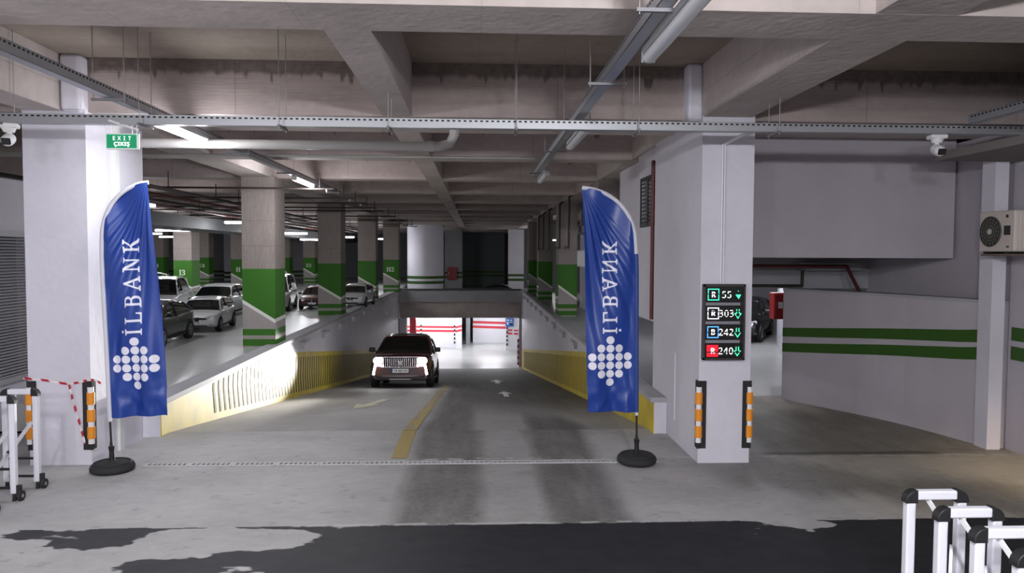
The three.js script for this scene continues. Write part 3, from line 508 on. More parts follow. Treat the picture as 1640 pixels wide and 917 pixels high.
function batten(label, x, y, z, len, lit, power = LAMP, along = 'z', group, far, side = 1) {
  const t = thing('batten_light', label, 'light', [x, y, z], along === 'z' ? 0 : Math.PI / 2, group);
  mesh('housing', rbox(0.1, 0.05, len, 0.015, 0, -0.025, 0), M.galv, t);
  const d = new THREE.CapsuleGeometry(0.052, len - 0.12, 6, 14); d.rotateX(Math.PI / 2); d.scale(1, 0.8, 1); d.translate(0, -0.085, 0);
  mesh('diffuser', d, lit ? (far ? M.glowFar : M.glow) : M.tubeOff, t);
  for (const s of [-1, 1]) mesh('end_cap', rbox(0.105, 0.09, 0.03, 0.01, 0, -0.07, s * (len / 2 - 0.01)), lit ? M.plastic : M.galv, t);
  if (far && y > 0) { const top = z < -13.8 && x > 3.6 && z > -30 ? 3.42 : SLAB; for (const s of [-1, 1]) mesh('hanger_rod', cyl(0.006, 0.006, top - y + 0.02, 0, (top - y) / 2, s * len * 0.35, 6), M.rod, t); }
  if (lit && power) { const l = new THREE.RectAreaLight(rgb(0.93, 0.95, 1.0), power, 0.1, len - 0.1); l.position.set(0, -0.14, 0); l.rotation.x = -Math.PI / 2; l.castShadow = true; t.add(l);
    for (const q of [-0.42, 0.1]) { const p = new THREE.PointLight(rgb(0.95, 0.95, 1.0), power * GLOW * side, 0, 2); p.position.set(0, -0.24, q * len); p.castShadow = true; p.shadow.radius = 4; t.add(p); } }
  return t;
}
const LB = 'lit battens on the parked-car side trunking';
batten('lit batten light beside the exit sign', -3.56, 4.16, -9.18, 1.55, true, LAMP * 0.9, 'z', LB, false, 0.42);
batten('lit batten light just before the largest banded column', -3.56, 4.16, -15.5, 1.55, true, LAMP * 0.85, 'z', LB, false, 1.1);
batten('lit batten light on the trunking out over the wet floor', -3.56, 4.16, -2.6, 1.55, true, LAMP * 1.35, 'z', LB);
batten('lit batten light on the trunking behind the entrance', -3.56, 4.16, 3.6, 1.55, true, LAMP * 3.2, 'z', LB);
batten('large unlit batten light toward the wet floor', 1.25, 4.16, -4.7, 1.55, false);
batten('unlit batten light where the trunking meets the cross tray', 1.25, 4.16, -9.3, 1.55, false);
batten('unlit batten light at the deep end of its trunking', 1.25, 4.16, -14.1, 1.55, false);
batten('lit batten light on the ramp-lane trunking behind the entrance', 1.25, 4.16, 4.5, 1.55, true, LAMP * 4);
batten('lit batten light on the ramp-lane trunking over the wet floor', 1.25, 4.16, -0.9, 1.55, true, LAMP * 4.2);
// parking level lamps
const PB = 'lamps over the parked cars';
for (const [x, y, z, along, l] of [
  [-8.6, 3.95, -19.5, 'z', 'lit batten over the black car beside the readable flag'], [-8.2, 3.78, -27.0, 'x', 'lit batten above the white hatchback'], [-12.4, 3.6, -31.2, 'x', 'brightest wide lit batten above the white car roofs'],
  [-16.5, 3.62, -38, 'x', 'lit batten beside the column marked I3'], [-18, 3.6, -45, 'x', 'distant lit batten over the vans'], [-8.2, 3.55, -33, 'x', 'lit batten before the second banded column'], [-8.6, 3.4, -40, 'x', 'lit batten above the white van'],
  [-7.4, 3.55, -40.5, 'x', 'lit batten between the second and third banded columns'], [-21, 3.7, -30, 'x', 'lit batten far out over the parking rows'], [-24, 3.7, -18, 'x', 'lit batten hidden behind the white column'], [-12, 3.9, -13.2, 'x', 'lit batten behind the white column beside the louvre']]) batten(l, x, y, z, 1.6, true, z < -30 ? 48 : 27, along, PB, true);
batten('lit batten beside the bright white end wall', 4.6, 3.6, -49, 1.6, true, 45, 'x', PB, true);
batten('lit batten above the far round core', -6.4, 3.6, -48, 1.6, true, 60, 'x', PB, true);
// passage and lower level
batten('lit batten above the black car in the side passage', 7.8, 3.3, -20, 1.6, true, 50, 'x', null, true);
batten('lit batten just behind the lintel in the side passage', 5.6, 3.3, -16.4, 1.6, true, 14, 'x', null, true);
const LL = 'lamps on the lower level';
batten('lower-level lamp above the dark car', -3.5, -1.1, -46.6, 1.5, true, 60, 'x', LL, true);
batten('lower-level lamp in the opening toward the blue sign', 1.1, -1.1, -46.6, 1.5, true, 60, 'x', LL, true);
batten('lower-level lamp over the long red striped wall', -5, -1.1, -49.5, 1.5, true, 60, 'x', LL, true);
batten('lower-level lamp before the wall near the blue sign', 1.2, -1.1, -52.5, 1.5, true, 60, 'x', LL, true);
batten('lower-level lamp before the red striped wall end', -2, -1.1, -49.5, 1.5, true, 60, 'x', LL, true);
// warm floodlight out at the right
{
  const t = thing('wall_lamp', 'warm floodlight on the side wall near the wet floor', 'lamp', [7.1, 3.4, -4.2]);
  mesh('housing', rbox(0.2, 0.24, 0.3, 0.02), M.black, t); mesh('lens', box(-0.115, -0.1, -0.09, 0.09, -0.12, 0.12), new THREE.MeshStandardMaterial({ color: 0xffffff, emissive: rgb(1, 0.72, 0.4), emissiveIntensity: 4 }), t);
  const l = new THREE.SpotLight(rgb(1, 0.74, 0.45), 30, 0, 0.28, 0.8, 2); l.position.set(-0.2, -0.1, -0.1); l.target.position.set(-0.2, -3.4, -4.0); l.castShadow = true; l.shadow.radius = 4; t.add(l); t.add(l.target);
}

// ------------------------------------------------------------ pipes on the ceiling
tag(mesh('drain_pipe', [tube([[-4.765, 4.08, -10.12], [-0.5, 4.08, -10.12], [-0.37, 4.12, -10.12], [-0.31, 4.24, -10.12], [-0.31, 4.35, -10.12]], 0.062, 14), cyl(0.07, 0.07, 0.09, -0.62, 4.08, -10.12, 16, 'x'), cyl(0.07, 0.07, 0.08, -0.31, 4.27, -10.12, 16)], M.pvc), 'pale drain pipe under the wide beam with a bend up', 'pipe');
tag(mesh('pipe', tube([[-9, 4.3, -13.0], [1.0, 4.3, -13.0]].map(([x, y, z]) => [x, y, z]), 0.022), M.pvc), 'thin pale pipe just behind the drain pipe', 'pipe');
for (let i = 0; i < 10; i++) {
  const z = [-16.3, -19.2, -21, -23.2, -24.9, -28.6, -31, -32.4, -36.5, -39][i], d = thing('sprinkler_pipe', 'dark sprinkler pipe running across under the beams over the parked cars', 'pipe', [0, 4.02, z], 0, 'sprinkler pipes over the parked cars');
  mesh('pipe_run', tube([[-20, 0, 0], [-3.1, 0, 0]], 0.024, 6), M.pipeDark, d);
  for (const x of [-15.5, -12.2, -9.1, -6.6, -3.4]) { mesh('drop', cyl(0.012, 0.012, 0.34, x, 0.17, 0, 6), M.pipeDark, d); mesh('sprinkler_head', cyl(0.01, 0.025, 0.06, x + 0.15, -0.05, 0, 8), M.rod, d); }
}
for (let i = 0; i < 6; i++) tag(mesh('pipe', tube([[[-6.4, -7.2, -8.0, -8.9, -11.5, -14.2][i], 3.93, -12.5], [[-6.4, -7.2, -8.0, -8.9, -11.5, -14.2][i], 3.93, -58]], 0.04, 6), i % 2 ? M.pipeRed : M.pipeDark), ['long pipe nearest the banded columns', 'second long pipe over the cars', 'third long pipe over the cars', 'fourth long pipe over the cars', 'fifth long pipe over the cars', 'outermost long pipe over the cars'][i] + ' under the ceiling', 'pipe');
tag(mesh('air_duct', wbox(-11.0, -9.4, 3.42, 3.82, -13, -60), mat(0.05, 0.052, 0.055, 0.6, 0.2)), 'grey rectangular air duct over the parked cars', 'duct');
// pipe loops by the banded columns
for (const [z, y1, l] of [[-22.0, 4.22, 'first'], [-24.5, 4.16, 'second'], [-28.2, 4.18, 'third'], [-30.6, 4.14, 'fourth'], [-33.0, 4.1, 'fifth']]) tag(mesh('pipe', tube([[2.86, 4.38, z], [2.72, y1 + 0.1, z], [2.72, 2.83, z], [2.72, 2.83, z - 1.0]], 0.035, 8), M.pipeDark), `dark drop pipe by the banded columns, ${l} past the flag`, 'pipe');
tag(mesh('louvre_duct', [0, 1, 2, 3, 4].map((i) => box(3.44, 3.95, 2.2, 2.75, -25.62 - i * 0.2, -25.7 - i * 0.2)), M.plastic), 'white slatted vent beside a banded column', 'vent');

// ------------------------------------------------------------ exit sign
{
  const t = thing('exit_sign', 'green exit sign hanging from the cross tray', 'sign', [-3.8, 3.905, -8.2], 0);
  const W = 0.345, H = 0.17;
  const tx = canvasTex(512, 240, (c, w, h) => { c.fillStyle = '#0c8a5c'; c.fillRect(0, 0, w, h); c.strokeStyle = '#d9f5ea'; c.lineWidth = 6; c.strokeRect(3, 3, w - 6, h - 6); c.fillStyle = '#f2fffa'; c.textAlign = 'center'; c.font = 'bold 96px sans-serif'; const s = 'EXIT'; for (let i = 0; i < 4; i++) c.fillText(s[i], 130 + i * 86, 104); c.font = 'bold 84px sans-serif'; c.save(); c.translate(w / 2, 192); c.scale(1.25, 1); c.lineWidth = 5; c.strokeStyle = '#f2fffa'; c.fillText('ÇIKIŞ', 0, 0); c.strokeText('ÇIKIŞ', 0, 0); c.restore(); });
  mesh('case', rbox(W, H, 0.04, 0.008, 0, -0.08, -0.022), M.reflectWhite, t);
  const f = new THREE.PlaneGeometry(W - 0.02, H - 0.015); f.translate(-0.003, -0.08, 0.0); mesh('face', f, new THREE.MeshStandardMaterial({ map: tx, emissiveMap: tx, emissive: 0xffffff, emissiveIntensity: 0.35, roughness: 0.4 }), t);
  for (const x of [-0.17, -0.12, 0.1, 0.15]) mesh('hanger_strap', box(x - 0.004, x + 0.004, 0, 0.11, -0.024, -0.02), M.reflectWhite, t);
  mesh('support_bar', bar([-0.08, 0.12, 0.12], [0.13, 0.06, -0.1], 0.02), M.reflectWhite, t);
}
// security cameras
for (const [x, y, z, turn, dark, l] of [[-4.97, 3.975, -8.2, 0.3, false, 'white security camera on the cross tray near the exit-sign column'], [5.17, 3.975, -8.2, -0.1, true, 'white security camera on the cross tray above the fascia wall']]) {
  const t = thing('security_camera', l, 'camera', [x, y, z], turn);
  mesh('mount', [rbox(0.18, 0.05, 0.14, 0.015, 0, 0.0, 0), cyl(0.05, 0.075, 0.06, 0, -0.04, 0, 20)], M.plastic, t);
  mesh('neck', cyl(0.025, 0.025, 0.05, 0, -0.08, 0, 14), M.plastic, t);
  const b = new THREE.CapsuleGeometry(0.062, 0.08, 6, 18); b.rotateX(Math.PI / 2 + 0.35); b.translate(0, -0.15, 0.03); mesh('body', b, M.plastic, t);
  mesh('lens', (() => { const q = rbox(0.085, 0.07, 0.03, 0.012, 0, 0, 0); q.rotateX(0.35); q.translate(0, -0.18, 0.118); return q; })(), M.lens, t);
}

// ------------------------------------------------------------ parking display on the right column
{
  const t = thing('parking_display', 'black LED parking display with coloured arrows on the white column', 'display', [3.085, 1.325, -9.195]);
  const W = 0.53, H = 0.95; mesh('case', rbox(W, H, 0.07, 0.012, 0, H / 2, 0.035), M.black, t);
  mesh('rim', [box(-W / 2, W / 2, H - 0.03, H - 0.005, 0.06, 0.085), box(-W / 2, -W / 2 + 0.025, 0, H, 0.06, 0.085), box(W / 2 - 0.025, W / 2, 0, H, 0.06, 0.085), box(-W / 2, W / 2, 0, 0.025, 0.06, 0.085)], mat(0.04, 0.035, 0.03, 0.4), t);
  const rows = [['R', '55', '#35d8a8', '#e8fff8', 'fill'], ['R', '303', '#e9e4ff', '#ffffff', 'down'], ['B', '242', '#4f9bff', '#ffffff', 'open'], ['R', '240', '#ff2740', '#ffffff', 'open']];
  rows.forEach(([ch, num, col, ink, kind], i) => {
    const tx = canvasTex(256, 96, (c, w, h) => {
      c.fillStyle = '#000'; c.fillRect(0, 0, w, h);
      c.strokeStyle = col; c.lineWidth = 7; if (i === 3) { c.fillStyle = '#b30f22'; c.fillRect(4, 6, 84, 84); } else c.strokeRect(10, 10, 76, 76);
      c.fillStyle = '#fff'; c.textAlign = 'center'; c.font = 'bold 54px sans-serif'; c.fillText(ch, 48, 67);
      c.fillStyle = ink; c.font = '66px monospace'; c.save(); c.translate(143, 72); c.scale(0.95, 1); c.fillText(num, 0, 0); c.restore();
      c.strokeStyle = c.fillStyle = '#3fe0a0'; c.lineWidth = 7; c.beginPath(); const ax = 226;
      if (kind === 'fill') { c.moveTo(ax - 22, 46); c.lineTo(ax + 22, 46); c.lineTo(ax + 4, 80); c.fill(); c.fillRect(ax - 3, 20, 6, 6); }
      else { c.moveTo(ax - 9, 18); c.lineTo(ax - 9, 46); c.lineTo(ax - 22, 50); c.lineTo(ax, 82); c.lineTo(ax + 22, 50); c.lineTo(ax + 9, 46); c.lineTo(ax + 9, 18); c.stroke(); }
      c.fillStyle = '#000'; c.fillRect(0, [41, 30, 46, 54][i], w, 7); if (i === 1) c.fillRect(0, 64, w, 5); // unlit scan rows
    });
    const y = H - 0.13 - i * 0.235; const f = new THREE.PlaneGeometry(0.45, 0.17); f.translate(0, y, 0.0765);
    mesh('panel', rbox(0.47, 0.185, 0.012, 0.003, 0, y, 0.07), M.lens, t);
    mesh('led_row', f, new THREE.MeshStandardMaterial({ color: 0x000000, emissive: 0xffffff, emissiveMap: tx, emissiveIntensity: 1.6, roughness: 0.4 }), t);
    if (i < 3) mesh('bezel_strip', box(-0.235, 0.2, y - 0.135, y - 0.1, 0.071, 0.074), mat(0.25, 0.24, 0.27, 0.4), t);
  });
  mesh('conduit', [tube([[-0.005, H, 0.02], [-0.005, 2.68, 0.02], [0.3, 2.86, 0.55]], 0.011, 8), tube([[-0.035, H, 0.02], [-0.035, 2.68, 0.02], [0.27, 2.86, 0.55]], 0.011, 8)], M.alu, t);
}
// ------------------------------------------------------------ corner guards
function guard(x, z, s, label) { // s = +1: body corner extends to +x from the edge (left edge of a column)
  const t = thing('corner_guard', label, 'corner guard', [x, 0.19, z], 0, 'black corner guards with orange reflectors'); const H = 0.86;
  mesh('rubber', [rbox(0.105, H, 0.014, 0.005, s * 0.045, H / 2, 0.007), rbox(0.014, H, 0.105, 0.005, -s * 0.007, H / 2, -0.045), cyl(0.02, 0.02, H, 0, H / 2, 0.002, 14)], M.rubber, t);
  let y = 0.075; const seg = [['w', 0.065], ['o', 0.148], ['w', 0.065], ['o', 0.148], ['w', 0.065], ['o', 0.148], ['w', 0.068]];
  for (const [k, h] of seg) { const r = k === 'o' ? 0.046 : 0.036; mesh(k === 'o' ? 'orange_block' : 'white_block', new THREE.CylinderGeometry(r, r, h, 18).translate(-s * -0.006, y + h / 2, -0.004), k === 'o' ? M.orange : M.reflectWhite, t); y += h; }
  return t;
}
guard(2.8, -9.2, 1, 'black and orange corner guard on the sign column, ramp side');
guard(3.46, -9.2, -1, 'black and orange corner guard on the sign column, passage side');
guard(-4.77, -9.36, -1, 'black and orange corner guard on the exit-sign column beside the flag');
guard(-5.52, -9.36, 1, 'black and orange corner guard behind the folded barrier');
// barrier tape
{
  const tx = canvasTex(512, 16, (c, w, h) => { c.fillStyle = '#e6dfe0'; c.fillRect(0, 0, w, h); c.fillStyle = '#b81f30'; for (let i = 0; i < 16; i++) { c.beginPath(); c.moveTo(i * 32, 0); c.lineTo(i * 32 + 14, 0); c.lineTo(i * 32 + 18, h); c.lineTo(i * 32 + 4, h); c.fill(); } });
  const tm = new THREE.MeshStandardMaterial({ map: tx, roughness: 0.5, side: THREE.DoubleSide });
  const ribbon = (pts, w) => { const c = new THREE.CatmullRomCurve3(pts.map((p) => V(...p))), n = 30, pos = [], uv = [], idx = []; for (let i = 0; i <= n; i++) { const p = c.getPoint(i / n), q = c.getTangent(i / n), s = V(-q.y, q.x, 0).normalize().multiplyScalar(w / 2); const tw = 0.004 * Math.sin(i * 1.3); pos.push(p.x + s.x, p.y + s.y, p.z + tw, p.x - s.x, p.y - s.y, p.z - tw); uv.push(i / n * c.getLength() * 0.42, 1, i / n * c.getLength() * 0.42, 0); if (i < n) { const a = 2 * i; idx.push(a, a + 1, a + 2, a + 1, a + 3, a + 2); } } const g = new THREE.BufferGeometry(); g.setAttribute('position', new THREE.Float32BufferAttribute(pos, 3)); g.setAttribute('uv', new THREE.Float32BufferAttribute(uv, 2)); g.setIndex(idx); g.computeVertexNormals(); return g; };
  tx.wrapS = THREE.RepeatWrapping;
  const t = thing('barrier_tape', 'red and white barrier tape stretched across the exit-sign column', 'tape', [0, 0, 0]);
  mesh('strand', ribbon([[-5.56, 1.09, -9.33], [-5.3, 1.06, -9.34], [-5.02, 1.015, -9.345], [-4.85, 1.05, -9.33], [-4.72, 1.07, -9.31], [-4.6, 1.03, -9.28]], 0.028), tm, t);
  mesh('loose_end', ribbon([[-5.02, 1.015, -9.335], [-4.97, 0.8, -9.33], [-4.9, 0.52, -9.335], [-4.84, 0.27, -9.33]], 0.026), tm, t);
}
// ------------------------------------------------------------ drain grate
for (let i = 0; i < 12; i++) {
  const x = -4.1 + i * 0.535; const w = 0.53, d = 0.13;
  const s = new THREE.Shape(); s.moveTo(0, -d / 2); s.lineTo(w, -d / 2); s.lineTo(w, d / 2); s.lineTo(0, d / 2); s.lineTo(0, -d / 2);
  for (let k = 0; k < 8; k++) { const h = new THREE.Path(), a = 0.035 + k * 0.0605; h.moveTo(a, -0.046); h.lineTo(a + 0.036, -0.046); h.lineTo(a + 0.046, 0.046); h.lineTo(a + 0.01, 0.046); h.lineTo(a, -0.046); s.holes.push(h); }
  const g = new THREE.ExtrudeGeometry(s, { depth: 0.014, bevelEnabled: false }); g.rotateX(-Math.PI / 2);
  const t = thing('drain_grate', 'slotted steel drain grate segment across the top of the ramp', 'drain grate', [x, 0.002, -9.3], 0, 'drain grates across the top of the ramp');
  mesh('grate', g, M.grate, t);
}

// ------------------------------------------------------------ flags
function featherFlag(label, x, y0, z, mir, lean, tip, foot) {
  const t = thing('feather_flag', label, 'flag', [x, y0, z], 0);
  // rubber base
  const prof = [[0, 0], [0.22, 0], [0.245, 0.02], [0.25, 0.05], [0.235, 0.085], [0.2, 0.1], [0.06, 0.112], [0.05, 0.13], [0, 0.13]].map(([r, y]) => new THREE.Vector2(r, y));
  mesh('base', new THREE.LatheGeometry(prof, 40), M.rubber, t); mesh('base_ridge', (() => { const q = new THREE.TorusGeometry(0.2, 0.012, 8, 40); q.rotateX(Math.PI / 2); q.translate(0, 0.1, 0); return q; })(), M.rubber, t);
  const up = new THREE.Group(); up.name = 'mast'; up.rotation.z = lean; t.add(up);
  mesh('swivel', [cyl(0.034, 0.028, 0.12, 0, 0.18, 0, 14), cyl(0.03, 0.036, 0.05, 0, 0.27, 0, 14), cyl(0.022, 0.016, 0.06, 0, 0.32, 0, 12)], M.black, up);
  const S = mir ? -1 : 1;
  const edge = [[0, 0.64], [0, 1.6], [0, 2.45], [0.008, 2.7], [0.03, 2.93], [0.085, 3.1], [0.18, 3.25], [0.32, 3.37], [0.47, 3.435], [0.585, 3.455]].map(([a, b]) => [a * tip / 0.585, b]);
  const curve = new THREE.CatmullRomCurve3(edge.map(([a, b]) => V(a, b, 0)), false, 'centripetal');
  const free = new THREE.CatmullRomCurve3([[foot, 0.655], [foot + (tip - foot) * 0.18, 1.3], [foot + (tip - foot) * 0.45, 2.2], [foot + (tip - foot) * 0.78, 3.0], [tip, 3.4]].map(([a, b]) => V(a, b, 0)));
  const pole = [[0, 0.3, 0], ...curve.getPoints(40).map((p) => [p.x, p.y, 0])].map(([a, b, c]) => [S * a, b, c]);
  mesh('pole', tube(pole, 0.013, 8), M.black, up);
  const nU = 70, nV = 180, pos = [], uv = [], idx = [];
  const fold = (a, b) => { // creases fanning from the high tip, fading at the sleeve
    const dx = tip - a, dy = 3.455 - b, ang = Math.atan2(dx, dy + 0.02), r = Math.hypot(dx, dy);
    const w = step(0, 0.10, a); const fan = Math.sin(ang * 46 + 0.6 * Math.sin(r * 2)) * 0.016 * Math.min(1, r * 1.4) * step(0.9, 0.25, Math.abs(ang)) * (1 - 0.5 * step(1.6, 2.6, r));
    const hang = 0.03 * Math.sin(a * 10 + b * 2.6) + 0.018 * Math.sin(a * 19 - b * 2.3 + 1) * step(2.4, 1.0, b);
    const crumple = (vnoise(a * 14 + 3, b * 9) - 0.5) * 0.03 * step(1.4, 0.75, b);
    return w * (fan + hang + crumple);
  };
  for (let j = 0; j <= nV; j++) { const L = curve.getPoint(j / nV), R = free.getPoint(j / nV); for (let i = 0; i <= nU; i++) { const s = i / nU, a = L.x + (R.x - L.x) * s, b = L.y + (R.y - L.y) * s + (j === 0 ? 0 : 0); pos.push(S * a, b, fold(a, b)); uv.push(a / 0.7, (b - 0.6) / 2.9); } }
  for (let j = 0; j < nV; j++) for (let i = 0; i < nU; i++) { const a = j * (nU + 1) + i, b = a + 1, c = a + nU + 1, d = c + 1; if (S > 0) idx.push(a, b, c, b, d, c); else idx.push(a, c, b, b, c, d); }
  const g = new THREE.BufferGeometry(); g.setAttribute('position', new THREE.Float32BufferAttribute(pos, 3)); g.setAttribute('uv', new THREE.Float32BufferAttribute(uv, 2)); g.setIndex(idx); g.computeVertexNormals();
  mesh('cloth', g, flagM, up);
  // white sleeve holding the pole
  const sl = []; const cp = curve.getPoints(60); for (let i = 0; i < 60; i++) sl.push([S * cp[i].x, cp[i].y, 0]); sl.push([S * cp[60].x, cp[60].y, 0]);
  const cut = mir ? sl.findIndex((p) => p[1] > 2.62) : 0, slv = (pts) => { const q = tube(pts, 0.026, 10); q.scale(1, 1, 0.8); return q; };
  mesh('sleeve', slv(sl.slice(cut)), mat(0.68, 0.68, 0.74, 0.6), up); if (cut) mesh('blue_sleeve', slv(sl.slice(0, cut + 1)), mat(0.02, 0.06, 0.27, 0.5), up);
  mesh('clip', rbox(0.035, 0.045, 0.035, 0.008, 0, 0.62, 0), M.plastic, up);
  return t;
}
const flagTex = canvasTex(490, 2030, (c, W, H) => {
  // u 0..1 = 0.7 m, v 0..1 = 2.9 m from y 0.6 ; pole side at u = 0
  c.fillStyle = '#1c3f94'; c.fillRect(0, 0, W, H);
  const px = 700, X = (x) => x * px, Y = (y) => H - (y - 0.6) * px;
  c.fillStyle = '#f1f0fa'; const cx = 0.335, cy = 1.29, r = 0.0505, p = 0.1105;
  const rows = [[0, 2.5], [1, 1.5], [2, 0.5], [2, -0.5], [1, -1.5], [0, -2.5]];
  for (const [n, k] of rows) for (let i = -n; i <= n; i++) { c.beginPath(); c.arc(X(cx + i * p * 1.03), Y(cy + k * p * 0.97), X(r), 0, 7); c.fill(); }
  c.save(); c.translate(X(0.425), Y(1.63)); c.rotate(-Math.PI / 2); c.font = '172px serif'; c.textAlign = 'left'; c.textBaseline = 'alphabetic';
  const word = ['İ', 'L', 'B', 'A', 'N', 'K']; let x = 0; const total = 1.16 * px, ws = word.map((q) => c.measureText(q).width), sum = ws.reduce((a, b) => a + b, 0), gap = (total - sum) / 5;
  c.lineWidth = 3; c.strokeStyle = '#f1f0fa';
  word.forEach((q, i) => { if (q === 'İ') { c.fillText('I', x, 0); c.strokeText('I', x, 0); c.fillRect(x + ws[0] / 2 - 9, -162, 22, 22); } else { c.fillText(q, x, 0); c.strokeText(q, x, 0); } x += ws[i] + gap; });
  c.restore();
});
const flagM = new THREE.MeshPhysicalMaterial({ map: flagTex, roughness: 0.36, sheen: 0.4, sheenRoughness: 0.4, side: THREE.DoubleSide });
featherFlag('blue feather flag with white lettering standing by the exit-sign column', -4.4, 0, -9.1, false, 0.03, 0.585, 0.69);
featherFlag('blue feather flag with mirrored lettering standing by the sign column', 2.02, 0.016, -9.2, true, 0.012, 0.68, 0.62);

// ------------------------------------------------------------ folding barriers
function barrier(label, x, zs, w, turn) {
  const t = thing('folding_barrier', label, 'barrier', [x, 0, zs[0]], turn); const H = 1.13, post = 0.06;
  zs.forEach((z0, k) => {
    const z = z0 - zs[0];
    for (const s of [0, w]) {
      mesh('post', rbox(post, H - 0.16, post, 0.012, s, 0.08 + (H - 0.16) / 2, z), M.alu, t);
      mesh('corner_cap', (() => { const sh = new THREE.Shape(), q = 0.075, d = s ? 1 : -1; sh.moveTo(-d * 0.035, 0); sh.lineTo(d * 0.035, 0); sh.lineTo(d * 0.035, 0.02); sh.absarc(-d * 0.03, 0.015, 0.066, 0, 0); const e = new THREE.ExtrudeGeometry((() => { const a = new THREE.Shape(); a.moveTo(-0.036, -0.01); a.lineTo(0.036, -0.01); a.absarc(-0.03, 0.0, 0.066, 0, Math.PI / 2, false); a.lineTo(-0.036, 0.066); a.lineTo(-0.036, -0.01); return a; })(), { depth: 0.062, bevelEnabled: true, bevelSize: 0.003, bevelThickness: 0.003, bevelSegments: 1 }); e.translate(0, 0, -0.031); if (!s) e.rotateY(Math.PI); e.translate(s, H - 0.075, z); return e; })(), M.black, t);
      mesh('foot', cyl(0.022, 0.018, 0.08, s, 0.04, z, 12), M.black, t);
    }
    mesh('top_rail', rbox(w - 0.07, post, post, 0.012, w / 2, H - 0.04, z), M.alu, t);
    mesh('lower_rail', rbox(w - 0.05, 0.025, 0.025, 0.006, w / 2, 0.34, z), M.black, t); mesh('lower_rail', rbox(w - 0.05, 0.025, 0.025, 0.006, w / 2, 0.14, z), M.black, t);
    const wh = mesh('wheel', [cyl(0.055, 0.055, 0.03, w + 0.07, 0.055, z, 20, 'x'), box(w + 0.02, w + 0.07, 0.05, 0.17, z - 0.02, z + 0.02)], M.rubber, t); mesh('hub', cyl(0.02, 0.02, 0.034, w + 0.07, 0.055, z, 12, 'x'), M.galv, wh);
    if (k + 1 < zs.length) { const zn = zs[k + 1] - zs[0]; mesh('lattice_bar', bar([w - 0.05, 0.75, z], [0.06, 0.2, zn], 0.018, 0.035), M.alu, t); mesh('lattice_bar', bar([0.12, H - 0.07, z], [0.16, H - 0.2, z + 0.12], 0.012, 0.03), M.plastic, t); mesh('lattice_pin', cyl(0.02, 0.02, 0.06, w * 0.5, 0.47, (z + zn) / 2, 10, 'z'), M.black, t); }
  });
  return t;
}
barrier('folded aluminium barrier frames standing in front of the exit-sign column', -5.23, [-8.44, -8.02, -7.6], 0.33, 0);
barrier('folded aluminium barrier frames standing on the wet floor near the side wall', 2.82, [-4.65, -4.32, -3.99, -3.66], 0.34, 0);

// ------------------------------------------------------------ cars
function interp(t, z) { for (let i = 0; i + 1 < t.length; i++) if (z <= t[i + 1][0]) { const [a, A] = t[i], [b, B] = t[i + 1], k = sm(Math.max(0, (z - a) / (b - a))); return A + (B - A) * k; } return t[t.length - 1][1]; }
function loft(zs, section) { // section(z) -> array of [x,y] for the right half, bottom to top centre
  const pos = [], idx = []; let n = 0;
  zs.forEach((z) => { const h = section(z), ring = [...h.slice().reverse().map(([x, y]) => [-x, y]).reverse().reverse(), ...[]]; const full = [...h.map(([x, y]) => [-x, y]), ...h.slice().reverse()]; n = full.length; for (const [x, y] of full) pos.push(x, y, z); });
  const m = zs.length; for (let i = 0; i + 1 < m; i++) for (let k = 0; k < n; k++) { const k2 = (k + 1) % n, a = i * n + k, b = i * n + k2, c = a + n, d = b + n; idx.push(a, c, b, b, c, d); }
  for (const e of [0, m - 1]) for (let k = 1; k + 1 < n; k++) { const o = e * n; if (e) idx.push(o, o + k + 1, o + k); else idx.push(o, o + k, o + k + 1); }
  const g = new THREE.BufferGeometry(); g.setAttribute('position', new THREE.Float32BufferAttribute(pos, 3)); g.setIndex(idx); g.computeVertexNormals(); g.setAttribute('uv', new THREE.Float32BufferAttribute(new Float32Array(pos.length / 3 * 2), 2)); return g;
}
